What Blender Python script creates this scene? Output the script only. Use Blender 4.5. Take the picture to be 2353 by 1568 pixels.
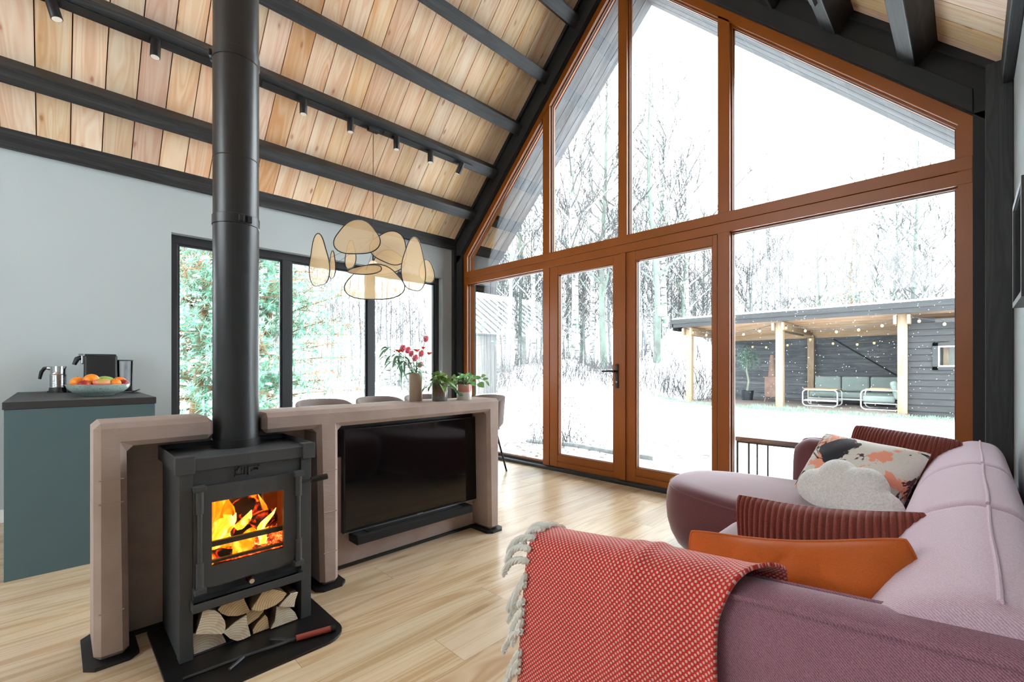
import bpy, math, random
from mathutils import Vector, Matrix, noise
for o in list(bpy.data.objects): bpy.data.objects.remove(o)
SC = bpy.context.scene
COL = SC.collection
PI = math.pi
rnd = random.Random(7)

# ------------------------------------------------------------------ camera
cam_d = bpy.data.cameras.new('camera'); cam = bpy.data.objects.new('camera', cam_d); COL.objects.link(cam)
cam_d.sensor_width = 36.0; cam_d.sensor_fit = 'HORIZONTAL'
cam_d.lens = 36.0 * 1052.0 / 2353.0
cam_d.shift_y = 61.0 / 2353.0
cam_d.clip_start = 0.03; cam_d.clip_end = 300
cam.location = (0, 0, 1.08); cam.rotation_euler = (PI / 2, 0, PI / 4)
SC.camera = cam

# ------------------------------------------------------------------ light and exposure
world = bpy.data.worlds.new('overcast_sky'); SC.world = world; world.use_nodes = True
bg = world.node_tree.nodes['Background']
bg.inputs['Color'].default_value = (0.90, 0.955, 1.0, 1); bg.inputs['Strength'].default_value = 1.0
SC.view_settings.view_transform = 'Standard'; SC.view_settings.look = 'None'
SC.view_settings.gamma = 1.0; SC.view_settings.use_curve_mapping = False
SC.view_settings.exposure = 3.8
SC.cycles.max_bounces = 9; SC.cycles.diffuse_bounces = 6; SC.cycles.glossy_bounces = 4
SC.cycles.transmission_bounces = 6; SC.cycles.transparent_max_bounces = 24
SC.cycles.caustics_reflective = False; SC.cycles.caustics_refractive = False
SC.cycles.sample_clamp_indirect = 4.0
SC.cycles.use_denoising = True

# ------------------------------------------------------------------ helpers
def lin(c):
    c /= 255.0
    return c / 12.92 if c <= 0.04045 else ((c + 0.055) / 1.055) ** 2.4
def rgb(r, g, b, f=1.0): return (lin(r) * f, lin(g) * f, lin(b) * f, 1.0)

class MB:
    def __init__(s): s.v = []; s.f = []; s.uv = None; s.mi = None
    def add(s, vs, fs):
        o = len(s.v); s.v += [tuple(p) for p in vs]; s.f += [tuple(i + o for i in f) for f in fs]
        return s
    def box(s, x0, x1, y0, y1, z0, z1):
        return s.hexa([(x0,y0,z0),(x1,y0,z0),(x1,y1,z0),(x0,y1,z0),(x0,y0,z1),(x1,y0,z1),(x1,y1,z1),(x0,y1,z1)])
    def hexa(s, p):
        return s.add(p, [(0,3,2,1),(4,5,6,7),(0,1,5,4),(1,2,6,5),(2,3,7,6),(3,0,4,7)])
    def prism(s, poly, axis, a0, a1):
        n = len(poly)
        def P(q, a):
            if axis == 'x': return (a, q[0], q[1])
            if axis == 'y': return (q[0], a, q[1])
            return (q[0], q[1], a)
        vs = [P(q, a0) for q in poly] + [P(q, a1) for q in poly]
        fs = [tuple(range(n))[::-1], tuple(range(n, 2 * n))] + [(i, (i+1) % n, n + (i+1) % n, n + i) for i in range(n)]
        return s.add(vs, fs)
    def tube(s, pts, r, n=8, cap=True, flat=1.0):
        pts = [Vector(p) for p in pts]; m = len(pts)
        if not hasattr(r, '__len__'): r = [r] * m
        vs = []; prev = None
        for i, p in enumerate(pts):
            t = (pts[min(i+1, m-1)] - pts[max(i-1, 0)])
            t = t.normalized() if t.length > 1e-9 else Vector((0, 0, 1))
            if prev is None:
                a = Vector((0, 0, 1)) if abs(t.z) < 0.9 else Vector((1, 0, 0))
            else: a = prev
            b = t.cross(a)
            if b.length < 1e-6: b = t.cross(Vector((0.3, 1, 0.2)))
            b.normalize(); a = b.cross(t).normalized(); prev = a
            for k in range(n):
                th = 2 * PI * k / n
                vs.append(p + (a * math.cos(th) * flat + b * math.sin(th)) * r[i])
        fs = []
        for i in range(m - 1):
            for k in range(n):
                k2 = (k + 1) % n
                fs.append((i*n + k, i*n + k2, (i+1)*n + k2, (i+1)*n + k))
        if cap:
            fs.append(tuple(range(n))); fs.append(tuple(range((m-1)*n, m*n))[::-1])
        return s.add(vs, fs)
    def lathe(s, prof, n=24, c=(0, 0, 0), axis='z'):
        vs = []; fs = []; m = len(prof)
        for r, z in prof:
            for k in range(n):
                th = 2 * PI * k / n
                a, b = r * math.cos(th), r * math.sin(th)
                q = (a, b, z) if axis == 'z' else ((z, a, b) if axis == 'x' else (a, z, b))
                vs.append((c[0] + q[0], c[1] + q[1], c[2] + q[2]))
        for i in range(m - 1):
            for k in range(n):
                k2 = (k + 1) % n
                fs.append((i*n + k, i*n + k2, (i+1)*n + k2, (i+1)*n + k))
        if prof[0][0] > 1e-6: fs.append(tuple(range(n))[::-1])
        if prof[-1][0] > 1e-6: fs.append(tuple(range((m-1)*n, m*n)))
        return s.add(vs, fs)
    def ball(s, c, r, n=12, m=8, sq=(1, 1, 1)):
        vs = []; fs = []
        for i in range(m + 1):
            ph = PI * i / m
            for k in range(n):
                th = 2 * PI * k / n
                vs.append((c[0] + r*sq[0]*math.sin(ph)*math.cos(th), c[1] + r*sq[1]*math.sin(ph)*math.sin(th), c[2] - r*sq[2]*math.cos(ph)))
        for i in range(m):
            for k in range(n):
                k2 = (k + 1) % n
                fs.append((i*n + k, i*n + k2, (i+1)*n + k2, (i+1)*n + k))
        return s.add(vs, fs)
    def grid(s, fn, nu, nv, cu=False, cv=False, uvs=None):
        mu = nu if cu else nu + 1; mv = nv if cv else nv + 1
        vs = [fn(i / nu, j / nv) for i in range(mu) for j in range(mv)]
        fs = []
        for i in range(nu):
            for j in range(nv):
                i2 = (i + 1) % mu; j2 = (j + 1) % mv
                fs.append((i*mv + j, i2*mv + j, i2*mv + j2, i*mv + j2))
        return s.add(vs, fs)
    def xform(s, M):
        s.v = [tuple(M @ Vector(p)) for p in s.v]; return s
    def build(s, name, m, parent=None, smooth=False, bevel=0.0, angle=38, local=False, mods=None):
        me = bpy.data.meshes.new(name); me.from_pydata(s.v, [], s.f)
        if s.uv:
            ul = me.uv_layers.new(name='UVMap')
            for l in me.loops: ul.data[l.index].uv = s.uv[l.vertex_index]
        ms = m if isinstance(m, (list, tuple)) else [m]
        for q in ms: me.materials.append(q)
        if s.mi: me.polygons.foreach_set('material_index', s.mi)
        if smooth:
            me.polygons.foreach_set('use_smooth', [True] * len(me.polygons))
            if angle < 179: me.set_sharp_from_angle(angle=math.radians(angle))
        me.update()
        o = bpy.data.objects.new(name, me); COL.objects.link(o)
        if parent is not None: attach(o, parent, local)
        if bevel:
            b = o.modifiers.new('bevel', 'BEVEL'); b.width = bevel; b.segments = 2; b.limit_method = 'ANGLE'; b.angle_limit = 0.6
        return o

ROOTM = {}
def no_nee(m):
    m.cycles.emission_sampling = 'NONE'; return m
def attach(o, parent, local=False):
    o.parent = parent
    if not local:
        M = Matrix.Identity(4); p = parent
        while p is not None:
            M = (Matrix.LocRotScale(p.location, p.rotation_euler, p.scale) if p.parent is None else p.matrix_parent_inverse @ Matrix.LocRotScale(p.location, p.rotation_euler, p.scale)) @ M
            p = p.parent
        o.matrix_parent_inverse = M.inverted()
def tag(o, label, cat=None, group=None, kind=None):
    o['label'] = label
    if cat: o['category'] = cat
    if group: o['group'] = group
    if kind: o['kind'] = kind
    return o
def thing(name, label, cat, loc=(0, 0, 0), rz=0.0, group=None, kind=None):
    o = bpy.data.objects.new(name, None); COL.objects.link(o)
    o.location = loc; o.rotation_euler = (0, 0, rz); o.empty_display_size = 0.1
    return tag(o, label, cat, group, kind)
def copy_tree(o, parent=None):
    c = o.copy(); COL.objects.link(c)
    if parent is not None: c.parent = parent
    for ch in list(o.children): copy_tree(ch, c)
    return c
def catmull(pts, n=6, closed=False):
    P = [Vector(p) for p in pts]; out = []; m = len(P)
    rng = range(m if closed else m - 1)
    for i in rng:
        if closed: a, b, c, d = P[(i-1) % m], P[i], P[(i+1) % m], P[(i+2) % m]
        else: a, b, c, d = P[max(i-1, 0)], P[i], P[i+1], P[min(i+2, m-1)]
        for k in range(n):
            t = k / n
            out.append(0.5 * ((2*b) + (c - a)*t + (2*a - 5*b + 4*c - d)*t*t + (3*b - a - 3*c + d)*t**3))
    if not closed: out.append(P[-1].copy())
    return out

# ------------------------------------------------------------------ materials
class NT:
    def __init__(s, name):
        s.m = bpy.data.materials.new(name); s.m.use_nodes = True
        s.t = s.m.node_tree; s.n = s.t.nodes; s.l = s.t.links
        s.p = s.n['Principled BSDF']; s.out = s.n['Material Output']
    def node(s, typ, **kw):
        n = s.n.new(typ)
        for k, v in kw.items():
            if k in n.inputs: n.inputs[k].default_value = v
            else: setattr(n, k, v)
        return n
    def link(s, a, b): s.l.new(a, b)
    def coords(s, kind='Object', scale=(1, 1, 1), rand=0.0, rot=(0, 0, 0)):
        tc = s.node('ShaderNodeTexCoord'); mp = s.node('ShaderNodeMapping')
        mp.inputs['Scale'].default_value = scale; mp.inputs['Rotation'].default_value = rot
        src = tc.outputs[kind]
        if rand:
            oi = s.node('ShaderNodeObjectInfo'); mu = s.node('ShaderNodeMath', operation='MULTIPLY'); mu.inputs[1].default_value = rand
            s.link(oi.outputs['Random'], mu.inputs[0])
            cb = s.node('ShaderNodeCombineXYZ')
            for k in range(3): s.link(mu.outputs[0], cb.inputs[k])
            ad = s.node('ShaderNodeVectorMath', operation='ADD')
            s.link(src, ad.inputs[0]); s.link(cb.outputs[0], ad.inputs[1]); src = ad.outputs[0]
        s.link(src, mp.inputs['Vector']); return mp.outputs[0]
    def noise(s, co, scale=5, detail=4, rough=0.55, dist=0.0):
        n = s.node('ShaderNodeTexNoise'); n.inputs['Scale'].default_value = scale
        n.inputs['Detail'].default_value = detail; n.inputs['Roughness'].default_value = rough; n.inputs['Distortion'].default_value = dist
        s.link(co, n.inputs['Vector']); return n.outputs['Fac']
    def ramp(s, fac, stops):
        r = s.node('ShaderNodeValToRGB'); e = r.color_ramp.elements
        while len(e) < len(stops): e.new(0.5)
        for q, (p, c) in zip(e, stops):
            q.position = p; q.color = c if hasattr(c, '__len__') else (c, c, c, 1)
        s.link(fac, r.inputs[0]); return r.outputs[0]
    def mix(s, fac, a, b, blend='MIX'):
        m = s.node('ShaderNodeMix', data_type='RGBA', blend_type=blend)
        for sock, v in ((0, fac), (6, a), (7, b)):
            if hasattr(v, 'is_output') : s.link(v, m.inputs[sock])
            elif sock == 0: m.inputs[0].default_value = v
            else: m.inputs[sock].default_value = v
        return m.outputs[2]
    def math(s, op, a, b=None):
        m = s.node('ShaderNodeMath', operation=op)
        for k, v in ((0, a), (1, b)):
            if v is None: continue
            if hasattr(v, 'is_output'): s.link(v, m.inputs[k])
            else: m.inputs[k].default_value = v
        return m.outputs[0]
    def bump(s, h, strength=0.3, dist=0.01):
        b = s.node('ShaderNodeBump'); b.inputs['Strength'].default_value = strength; b.inputs['Distance'].default_value = dist
        s.link(h, b.inputs['Height']); s.link(b.outputs[0], s.p.inputs['Normal'])
    def set(s, rough=0.5, metal=0.0, spec=None, sheen=0.0, coat=0.0, col=None):
        s.p.inputs['Roughness'].default_value = rough; s.p.inputs['Metallic'].default_value = metal
        if spec is not None: s.p.inputs['Specular IOR Level'].default_value = spec
        s.p.inputs['Sheen Weight'].default_value = sheen; s.p.inputs['Sheen Roughness'].default_value = 0.4
        s.p.inputs['Coat Weight'].default_value = coat
        if col is not None:
            if hasattr(col, 'is_output'): s.link(col, s.p.inputs['Base Color'])
            else: s.p.inputs['Base Color'].default_value = col
        return s.m

def plain(name, col, rough=0.5, metal=0.0, spec=None, var=0.06, vscale=6.0, bump=0.0, bscale=60.0, bdist=0.002, sheen=0.0, coat=0.0):
    t = NT(name); co = t.coords()
    a = tuple(min(1, c * (1 + var)) for c in col[:3]) + (1,); b = tuple(c * (1 - var) for c in col[:3]) + (1,)
    c = t.ramp(t.noise(co, vscale, 1 if var < 0.1 else 3), [(0.3, b), (0.7, a)])
    if bump: t.bump(t.noise(co, bscale, 3), bump, bdist)
    return t.set(rough, metal, spec, sheen, coat, c)

def wood(name, base, dark, light, grain=(14, 14, 1.0), rand=50.0, rough=0.5, knots=0.5, knot_col=None, hue_var=0.5, kscale=(3.2, 3.2, 1.1), bump=0.15, spec=None, rot=(0,0,0), contrast=1.0):
    """grain: texture scale, small along the fibres"""
    t = NT(name)
    co = t.coords(scale=grain, rand=rand, rot=rot)
    big = t.noise(co, 0.55, 2, 0.5, 0.9)
    rings = t.math('FRACT', t.math('MULTIPLY', big, 9.0))
    rings = t.math('ABSOLUTE', t.math('SUBTRACT', rings, 0.5))
    f = t.math('ADD', t.math('MULTIPLY', big, 0.7), t.math('MULTIPLY', rings, 0.42 * contrast))
    c = t.ramp(f, [(0.30, dark), (0.46, base), (0.66, light)])
    fine = t.noise(t.coords(scale=tuple(g * 4 for g in grain), rand=rand, rot=rot), 1.0, 2)
    c = t.mix(t.math('MULTIPLY', fine, 0.22), c, dark)
    if hue_var:
        oi = t.node('ShaderNodeObjectInfo')
        hv = t.node('ShaderNodeHueSaturation')
        vv = t.node('ShaderNodeMapRange'); t.link(oi.outputs['Random'], vv.inputs[0]); vv.inputs[3].default_value = 1 - 0.16 * hue_var; vv.inputs[4].default_value = 1 + 0.14 * hue_var
        t.link(vv.outputs[0], hv.inputs['Value'])
        r2 = t.math('FRACT', t.math('MULTIPLY', oi.outputs['Random'], 17.31))
        sv = t.node('ShaderNodeMapRange'); t.link(r2, sv.inputs[0]); sv.inputs[3].default_value = 1 - 0.25 * hue_var; sv.inputs[4].default_value = 1 + 0.15 * hue_var
        t.link(sv.outputs[0], hv.inputs['Saturation'])
        r3 = t.math('FRACT', t.math('MULTIPLY', oi.outputs['Random'], 41.7))
        hh = t.node('ShaderNodeMapRange'); t.link(r3, hh.inputs[0]); hh.inputs[3].default_value = 0.5 - 0.012 * hue_var; hh.inputs[4].default_value = 0.5 + 0.018 * hue_var
        t.link(hh.outputs[0], hv.inputs['Hue'])
        t.link(c, hv.inputs['Color']); c = hv.outputs[0]
    if knots:
        kc = t.coords(scale=kscale, rand=rand * 1.3, rot=rot)
        v = t.node('ShaderNodeTexVoronoi'); v.inputs['Scale'].default_value = 1.0; v.inputs['Randomness'].default_value = 1.0
        nz = t.node('ShaderNodeTexNoise'); nz.inputs['Scale'].default_value = 3.0; t.link(kc, nz.inputs['Vector'])
        mx = t.node('ShaderNodeVectorMath', operation='MULTIPLY_ADD'); t.link(nz.outputs['Color'], mx.inputs[0]); mx.inputs[1].default_value = (0.12,) * 3; t.link(kc, mx.inputs[2])
        t.link(mx.outputs[0], v.inputs['Vector'])
        k = t.ramp(v.outputs['Distance'], [(0.0, 1.0), (0.075, 0.85), (0.10, 0.35), (0.17, 0.0)])
        c = t.mix(t.math('MULTIPLY', k, knots), c, knot_col or dark)
    if bump: t.bump(fine, bump, 0.002)
    return t.set(rough, 0.0, spec, 0, 0, c)

M = {}
M['ceil'] = wood('ceiling_larch', rgb(238, 200, 164), rgb(226, 174, 132), rgb(247, 222, 194), grain=(1.1, 15, 1.1), rand=60, rough=0.6, knots=0.8, knot_col=rgb(176, 104, 66), hue_var=0.85, kscale=(3.6, 9.0, 3.6))
M['floor'] = wood('floor_oak', rgb(214, 190, 158), rgb(196, 166, 130), rgb(226, 206, 178), grain=(13, 0.8, 13), rand=60, rough=0.27, knots=0.45, knot_col=rgb(140, 100, 64), hue_var=0.3, kscale=(5.0, 1.3, 5.0), bump=0.05, spec=0.95)
M['black_beam'] = wood('black_stained_timber', rgb(38, 39, 41), rgb(22, 23, 25), rgb(60, 62, 65), grain=(20, 1.2, 20), rand=40, rough=0.55, knots=0.6, knot_col=rgb(18, 18, 19), hue_var=0.3, kscale=(4, 1.4, 4), bump=0.3)
M['black_panel'] = plain('black_gable_board', rgb(26, 27, 28), 0.7, bump=0.1, bscale=40)
M['black_post'] = wood('black_post_timber', rgb(36, 37, 39), rgb(22, 23, 25), rgb(50, 51, 52), grain=(22, 22, 1.5), rand=30, rough=0.6, knots=0.5, knot_col=rgb(14, 14, 15), hue_var=0.2, kscale=(6, 6, 2), bump=0.2)
M['orange'] = plain('orange_lacquered_timber', rgb(144, 75, 11), 0.36, var=0.05, vscale=3, bump=0.05, bscale=20)
M['gasket'] = plain('dark_gasket', rgb(52, 44, 48), 0.5)
M['white_wall'] = plain('white_wall_paint', rgb(172, 180, 182), 0.85, var=0.015, vscale=1.5, bump=0.15, bscale=120, bdist=0.001)
M['dark_frame'] = plain('anthracite_frame', rgb(40, 43, 47), 0.42, var=0.03)
M['sill'] = plain('black_threshold', rgb(22, 23, 24), 0.5)
M['white_trim'] = plain('white_trim', rgb(230, 230, 228), 0.6, var=0.01)

def glass_mat(name, ior=1.32, tint=(0.97, 0.985, 0.98, 1)):
    t = NT(name); t.n.remove(t.p)
    tr = t.node('ShaderNodeBsdfTransparent'); tr.inputs[0].default_value = tint
    gl = t.node('ShaderNodeBsdfGlossy'); gl.inputs['Roughness'].default_value = 0.0
    fr = t.node('ShaderNodeFresnel'); fr.inputs['IOR'].default_value = ior
    mx = t.node('ShaderNodeMixShader')
    t.link(fr.outputs[0], mx.inputs[0]); t.link(tr.outputs[0], mx.inputs[1]); t.link(gl.outputs[0], mx.inputs[2])
    t.link(mx.outputs[0], t.out.inputs['Surface']); return t.m
M['glass'] = glass_mat('window_glass')
M['clear'] = glass_mat('clear_plastic', 1.25, (0.93, 0.93, 0.95, 1))
# ================================================================== THE SETTING
XL, XR, YG, YB = -4.77, 0.165, 3.70, -4.6       # left wall, right wall, gable plane, back wall
XM = -2.30                                      # ridge
CP = 7.47                                       # ceiling plane: z = x + CP (left slope)
def ceil_z(x): return CP + x if x < XM else CP + 2 * XM - x

# floor: slab and single boards
fl = MB().box(XL - 0.3, XR + 0.3, YB, 3.86, -0.30, -0.012).build('floor', plain('floor_underlay', rgb(70, 54, 38), 0.9))
tag(fl, 'light oak plank floor of the living room', None, None, 'structure')
pw = 0.192; x = XL; row = 0
while x < XR:
    x1 = min(x + pw, XR)
    y = YB - rnd.uniform(0, 1.3)
    while y < YG + 0.02:
        y1 = y + 1.38
        a, b = max(y, YB), min(y1, YG + 0.02)
        if b - a > 0.05:
            MB().box(x + 0.0005, x1 - 0.0005, a + 0.0006, b - 0.0006, -0.012, 0.0).build('floor_plank', M['floor'], fl)
        y = y1
    x = x1; row += 1

# ceiling boards running down both slopes
ce = MB()
for s in (-1, 1):
    xa = XL - 0.35 if s < 0 else XR + 0.35
    za = ceil_z(xa); zr = ceil_z(XM)
    ce.hexa([(xa, YB, za + 0.03), (XM, YB, zr + 0.03), (XM, 3.86, zr + 0.03), (xa, 3.86, za + 0.03),
             (xa, YB, za + 0.30), (XM, YB, zr + 0.30), (XM, 3.86, zr + 0.30), (xa, 3.86, za + 0.30)])
ce = ce.build('ceiling', plain('larch_tongue', rgb(120, 72, 44), 0.9))
tag(ce, 'steep larch board ceiling under the pitched roof', None, None, 'structure')
bw = 0.175; y = YG + 0.06 - 0.175 * 47; k = 0
while y < YG + 0.05:
    a, b = max(y, YB), min(y + bw, YG + 0.06)
    if b - a > 0.03:
        for s in (-1, 1):
            xa = XL - 0.02 if s < 0 else XR + 0.02
            za = ceil_z(xa); zr = ceil_z(XM); g = 0.0034
            MB().hexa([(xa, a + g, za), (XM, a + g, zr), (XM, b - g, zr), (xa, b - g, za),
                       (xa, a + g, za + 0.028), (XM, a + g, zr + 0.028), (XM, b - g, zr + 0.028), (xa, b - g, za + 0.028)]).build('ceiling_plank', M['ceil'], ce)
    y += bw

# left wall with the openings of the side window and an added fill window
WY0, WY1, WZ0, WZ1 = 0.70, 3.51, 0.10, 2.225
w = MB()
w.box(XL - 0.34, XL, YB, -4.3, 0, 2.85); w.box(XL - 0.34, XL, -1.0, WY0, 0, 2.85); w.box(XL - 0.34, XL, -4.3, -1.0, 0, 1.0); w.box(XL - 0.34, XL, -4.3, -1.0, 2.225, 2.85); w.box(XL - 0.34, XL, WY1, 3.86, 0, 2.85)
w.box(XL - 0.34, XL, WY0, WY1, 0, WZ0); w.box(XL - 0.34, XL, WY0, WY1, WZ1, 2.85)
w = w.build('wall_left', M['white_wall']); tag(w, 'white painted side wall behind the dining table', None, None, 'structure')
w = MB(); w.box(XR, XR + 0.34, -2.1, 3.86, 0, 2.75); w.box(XR, XR + 0.34, YB, -4.3, 0, 2.75); w.box(XR, XR + 0.34, -4.3, -2.1, 0, 0.12); w.box(XR, XR + 0.34, -4.3, -2.1, 2.4, 2.75)  # rear opening belongs to the added fill window
w = w.build('wall_right', M['white_wall']); tag(w, 'white side wall behind the pink sofa', None, None, 'structure')
# rear gable behind the photographer: solid below, unseen glazing added above for fill light
w = MB()
w.box(XL, XR, YB - 0.3, YB, 0, 2.7)
for s in (-1, 1):
    P_ = [(XL - 0.1, 2.5), (XM, 4.85), (XM, 5.25), (XL - 0.1, 2.9)]
    if s > 0: P_ = [(2 * XM - a, c) for a, c in P_][::-1]
    w.prism(P_, 'y', YB - 0.3, YB)
w = w.build('wall_back', M['white_wall']); tag(w, 'white rear wall with added fill glazing in the gable above', None, None, 'structure')
o = thing('window_3', 'dark framed fill glazing added in the rear gable', None, (XM, YB - 0.1, 2.7), 0, None, 'structure')
for xx in (-3.2, -2.3, -1.4): MB().box(xx - 0.03, xx + 0.03, YB - 0.2, YB - 0.12, 2.7, (xx + 7.13 if xx < XM else 2 * XM - xx + 7.13)).build('frame_post', M['dark_frame'], o)
MB().prism([(-4.5, 2.7), (-0.1, 2.7), (XM, 4.83)], 'y', YB - 0.165, YB - 0.155).build('glass_pane', M['glass'], o)
for n, xw, z0, y1, lab in ((4, XR + 0.14, 0.12, -2.1, 'tall dark framed fill window added in the right wall behind the camera'), (5, XL - 0.14, 1.0, -1.0, 'dark framed fill window added in the left kitchen wall')):  # both unseen, added to light surfaces facing away from the gable
    o = thing('window_%d' % n, lab, None, (xw, -2.6, z0), 0, None, 'structure'); zt_ = 2.4 if n == 4 else 2.225
    for k in range(5):
        yy = -4.3 + (y1 + 4.3) * k / 4; MB().box(xw - 0.03, xw + 0.03, yy - 0.03, yy + 0.03, z0, zt_).build('frame_post', M['dark_frame'], o)
    MB().box(xw - 0.004, xw + 0.004, -4.3, y1, z0, zt_).build('glass_pane', M['glass'], o)
bb = MB().box(XL, XL + 0.014, YB, -0.19, 0, 0.09).build('baseboard_left', M['white_trim']); tag(bb, 'white skirting along the side wall', None, None, 'structure')

# wall plates and purlins (black stained)
def beam(name, mb, label, group=None):
    o = mb.build(name, M['black_beam'], None, bevel=0.005); return tag(o, label, 'beam', group, 'structure')
beam('wall_plate_beam', MB().prism([(XL, 2.61), (XL + 0.045, 2.61), (XL + 0.045, CP + XL + 0.045), (XL, CP + XL)], 'y', YB, YG), 'black timber wall plate along the left eave above the white wall')
beam('wall_plate_beam', MB().prism([(XR, 2.60), (XR - 0.045, 2.60), (XR - 0.045, CP + XL + 0.045), (XR, CP + XL)], 'y', YB, YG - 0.04), 'black timber wall plate along the right eave above the sofa wall')
q = math.sqrt(0.5)
def purlin_poly(xp, s):
    d, wd = 0.147, 0.113
    pts = [(0, 0), (d * q, -d * q), (d * q - wd * q, -d * q - wd * q), (-wd * q, -wd * q)]
    out = []
    for px, pz in pts:
        X = xp + px; Z = CP + xp + pz
        out.append((X, Z) if s < 0 else (2 * XM - X, Z))
    return out if s < 0 else out[::-1]
PX = [-4.389, -3.99, -3.61, -3.21, -2.82]
plab = ['lowest', 'second lowest', 'middle', 'second highest', 'highest']
for i, xp in enumerate(PX):
    beam('purlin', MB().prism(purlin_poly(xp, -1), 'y', YB, YG + 0.001), plab[i] + ' black purlin on the left ceiling slope' + (', carrying the spotlight track' if i == 1 else ''))
    beam('purlin', MB().prism(purlin_poly(xp, 1), 'y', YB, YG + 0.001), plab[i] + ' black purlin on the right ceiling slope' + (', carrying a single spotlight' if i == 1 else ''))

# black boards and posts framing the gable glazing
FL, FR, FE = -4.612, 0.012, 2.527               # glazing frame: left, right, eave height; 45 degree rakes
FO = FE - FL                                    # z = x + FO on the left rake
g = thing('trim_1', 'black boards lining the gable around the orange window frame', None, (XM, YG, 0), 0, None, 'structure')
MB().box(XL, FL, YG, 3.85, 0, FE).build('side_board', M['black_panel'], g)
MB().box(FR, XR, YG, 3.85, 0, FE).build('side_board', M['black_panel'], g)
def rake(c0, c1, x_lo, y0, y1, s, lo_cut=None):
    # strip between z=x+c0 and z=x+c1 from x_lo to the ridge
    P = [(x_lo, x_lo + c0), (XM, XM + c0), (XM, XM + c1), (x_lo, x_lo + c1)]
    if s > 0: P = [(2 * XM - a, b) for a, b in P][::-1]
    return MB().prism(P, 'y', y0, y1)
for s in (-1, 1):
    rake(FO, CP + 0.01, XL, YG, 3.85, s).build('rake_board', M['black_panel'], g)
    rake(FO + 0.002, FO + 0.135, FL, YG - 0.022, YG, s).build('inner_rake_board', M['black_panel'], g, bevel=0.003)
    rake(CP - 0.055, CP, XL, YG - 0.03, YG, s).build('upper_rake_board', M['black_panel'], g, bevel=0.003)
o = MB().box(0.06, XR, 3.585, YG, 0, CP + XL + 0.03).build('corner_post', M['black_post'], None, bevel=0.004); tag(o, 'black stained timber post in the right corner beside the glazing', 'post', None, 'structure')
o = MB().box(XL, XL + 0.05, 3.655, YG, 0, 2.61).build('corner_post', M['black_post'], None, bevel=0.004); tag(o, 'thin black timber post in the left corner beside the glazing', 'post', None, 'structure')
o = MB().box(FL, FR, 3.69, 3.86, 0, 0.032).build('trim_2', M['sill'], None, bevel=0.006); tag(o, 'black threshold along the foot of the gable glazing', None, None, 'structure')

# orange gable glazing
Y0, Y1, YP = 3.735, 3.83, 3.795                 # frame front, back, glass plane
W1 = thing('window_1', 'tall orange timber gable glazing', None, (XM, 3.78, 0), 0, None, 'structure')
OR = M['orange']; fw = 0.062
def obox(n, *a): return MB().box(*a).build(n, OR, W1, bevel=0.003)
JZ = FE - fw * 1.414
MB().prism([(FL, 0.03), (FL + fw, 0.03), (FL + fw, JZ + fw), (FL, JZ)], 'y', Y0, Y1).build('jamb', OR, W1); MB().prism([(FR - fw, 0.03), (FR, 0.03), (FR, JZ), (FR - fw, JZ + fw)], 'y', Y0, Y1).build('jamb', OR, W1)
for s in (-1, 1): rake(FO - fw * 1.414, FO, FL, Y0, Y1, s).build('rake_rail', OR, W1)
MU = [-3.22, -2.285, -1.375]; mw = 0.046
def rake_z(x, c=FO - fw * 1.414): return x + c if x < XM else 2 * XM - x + c
for x in MU: MB().prism([(x - mw, 2.224), (x + mw, 2.224), (x + mw, rake_z(x + mw) + 0.02), (x, rake_z(x) + 0.02), (x - mw, rake_z(x - mw) + 0.02)], 'y', Y0, Y1).build('upper_mullion', OR, W1, bevel=0.003)
for x in (MU[0], MU[2]): obox('lower_mullion', x - mw, x + mw, Y0, Y1, 0.032, 2.224)
obox('transom', FL, FR, Y0 - 0.002, Y1, 2.2255, 2.305); obox('transom', FL, FR, Y0 - 0.002, Y1, 2.145, 2.2225)
# panes with dark gaskets and slim orange beads set back from the face
def pane(poly, par, yp=YP, bead=True):
    n = len(poly)
    MB().prism(poly, 'y', yp - 0.003, yp + 0.003).build('glass_pane', M['glass'], par)
    cx = sum(p[0] for p in poly) / n; cz = sum(p[1] for p in poly) / n
    def inset(d):
        out = []
        for i in range(n):
            a, b, c = Vector(poly[i-1]), Vector(poly[i]), Vector(poly[(i+1) % n])
            e1 = (b - a).normalized(); e2 = (c - b).normalized()
            n1 = Vector((-e1.y, e1.x)); n2 = Vector((-e2.y, e2.x))
            if n1.dot(Vector((cx, cz)) - b) < 0: n1 = -n1
            if n2.dot(Vector((cx, cz)) - b) < 0: n2 = -n2
            m = (n1 + n2); m = m / max(0.3, m.length_squared) * 2
            out.append(b + m * d)
        return out
    def ring(d0, d1, y0, y1, name, mat):
        A, B = inset(d0), inset(d1); mb = MB(); vs = []
        for P in (A, B):
            for y in (y0, y1): vs += [(p[0], y, p[1]) for p in P]
        fs = []
        for i in range(n):
            j = (i + 1) % n
            fs += [(i, j, n + j, n + i), (2*n + i, 3*n + i, 3*n + j, 2*n + j), (i, 2*n + i, 2*n + j, j), (n + i, n + j, 3*n + j, 3*n + i)]
        mb.add(vs, fs).build(name, mat, par)
    ring(-0.01, 0.012, yp - 0.009, yp - 0.0035, 'gasket', M['gasket'])
    ring(-0.01, 0.010, yp - 0.022, yp - 0.009, 'glazing_bead', OR)
    ring(-0.01, 0.014, yp + 0.0035, yp + 0.02, 'outer_bead', OR)
rc = FO - fw * 1.414
def up(x): return x + rc if x < XM else 2 * XM - x + rc
zb = 2.305
pane([(FL + fw, zb), (MU[0] - mw, zb), (MU[0] - mw, up(MU[0] - mw)), (FL + fw, up(FL + fw))], W1)
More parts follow.
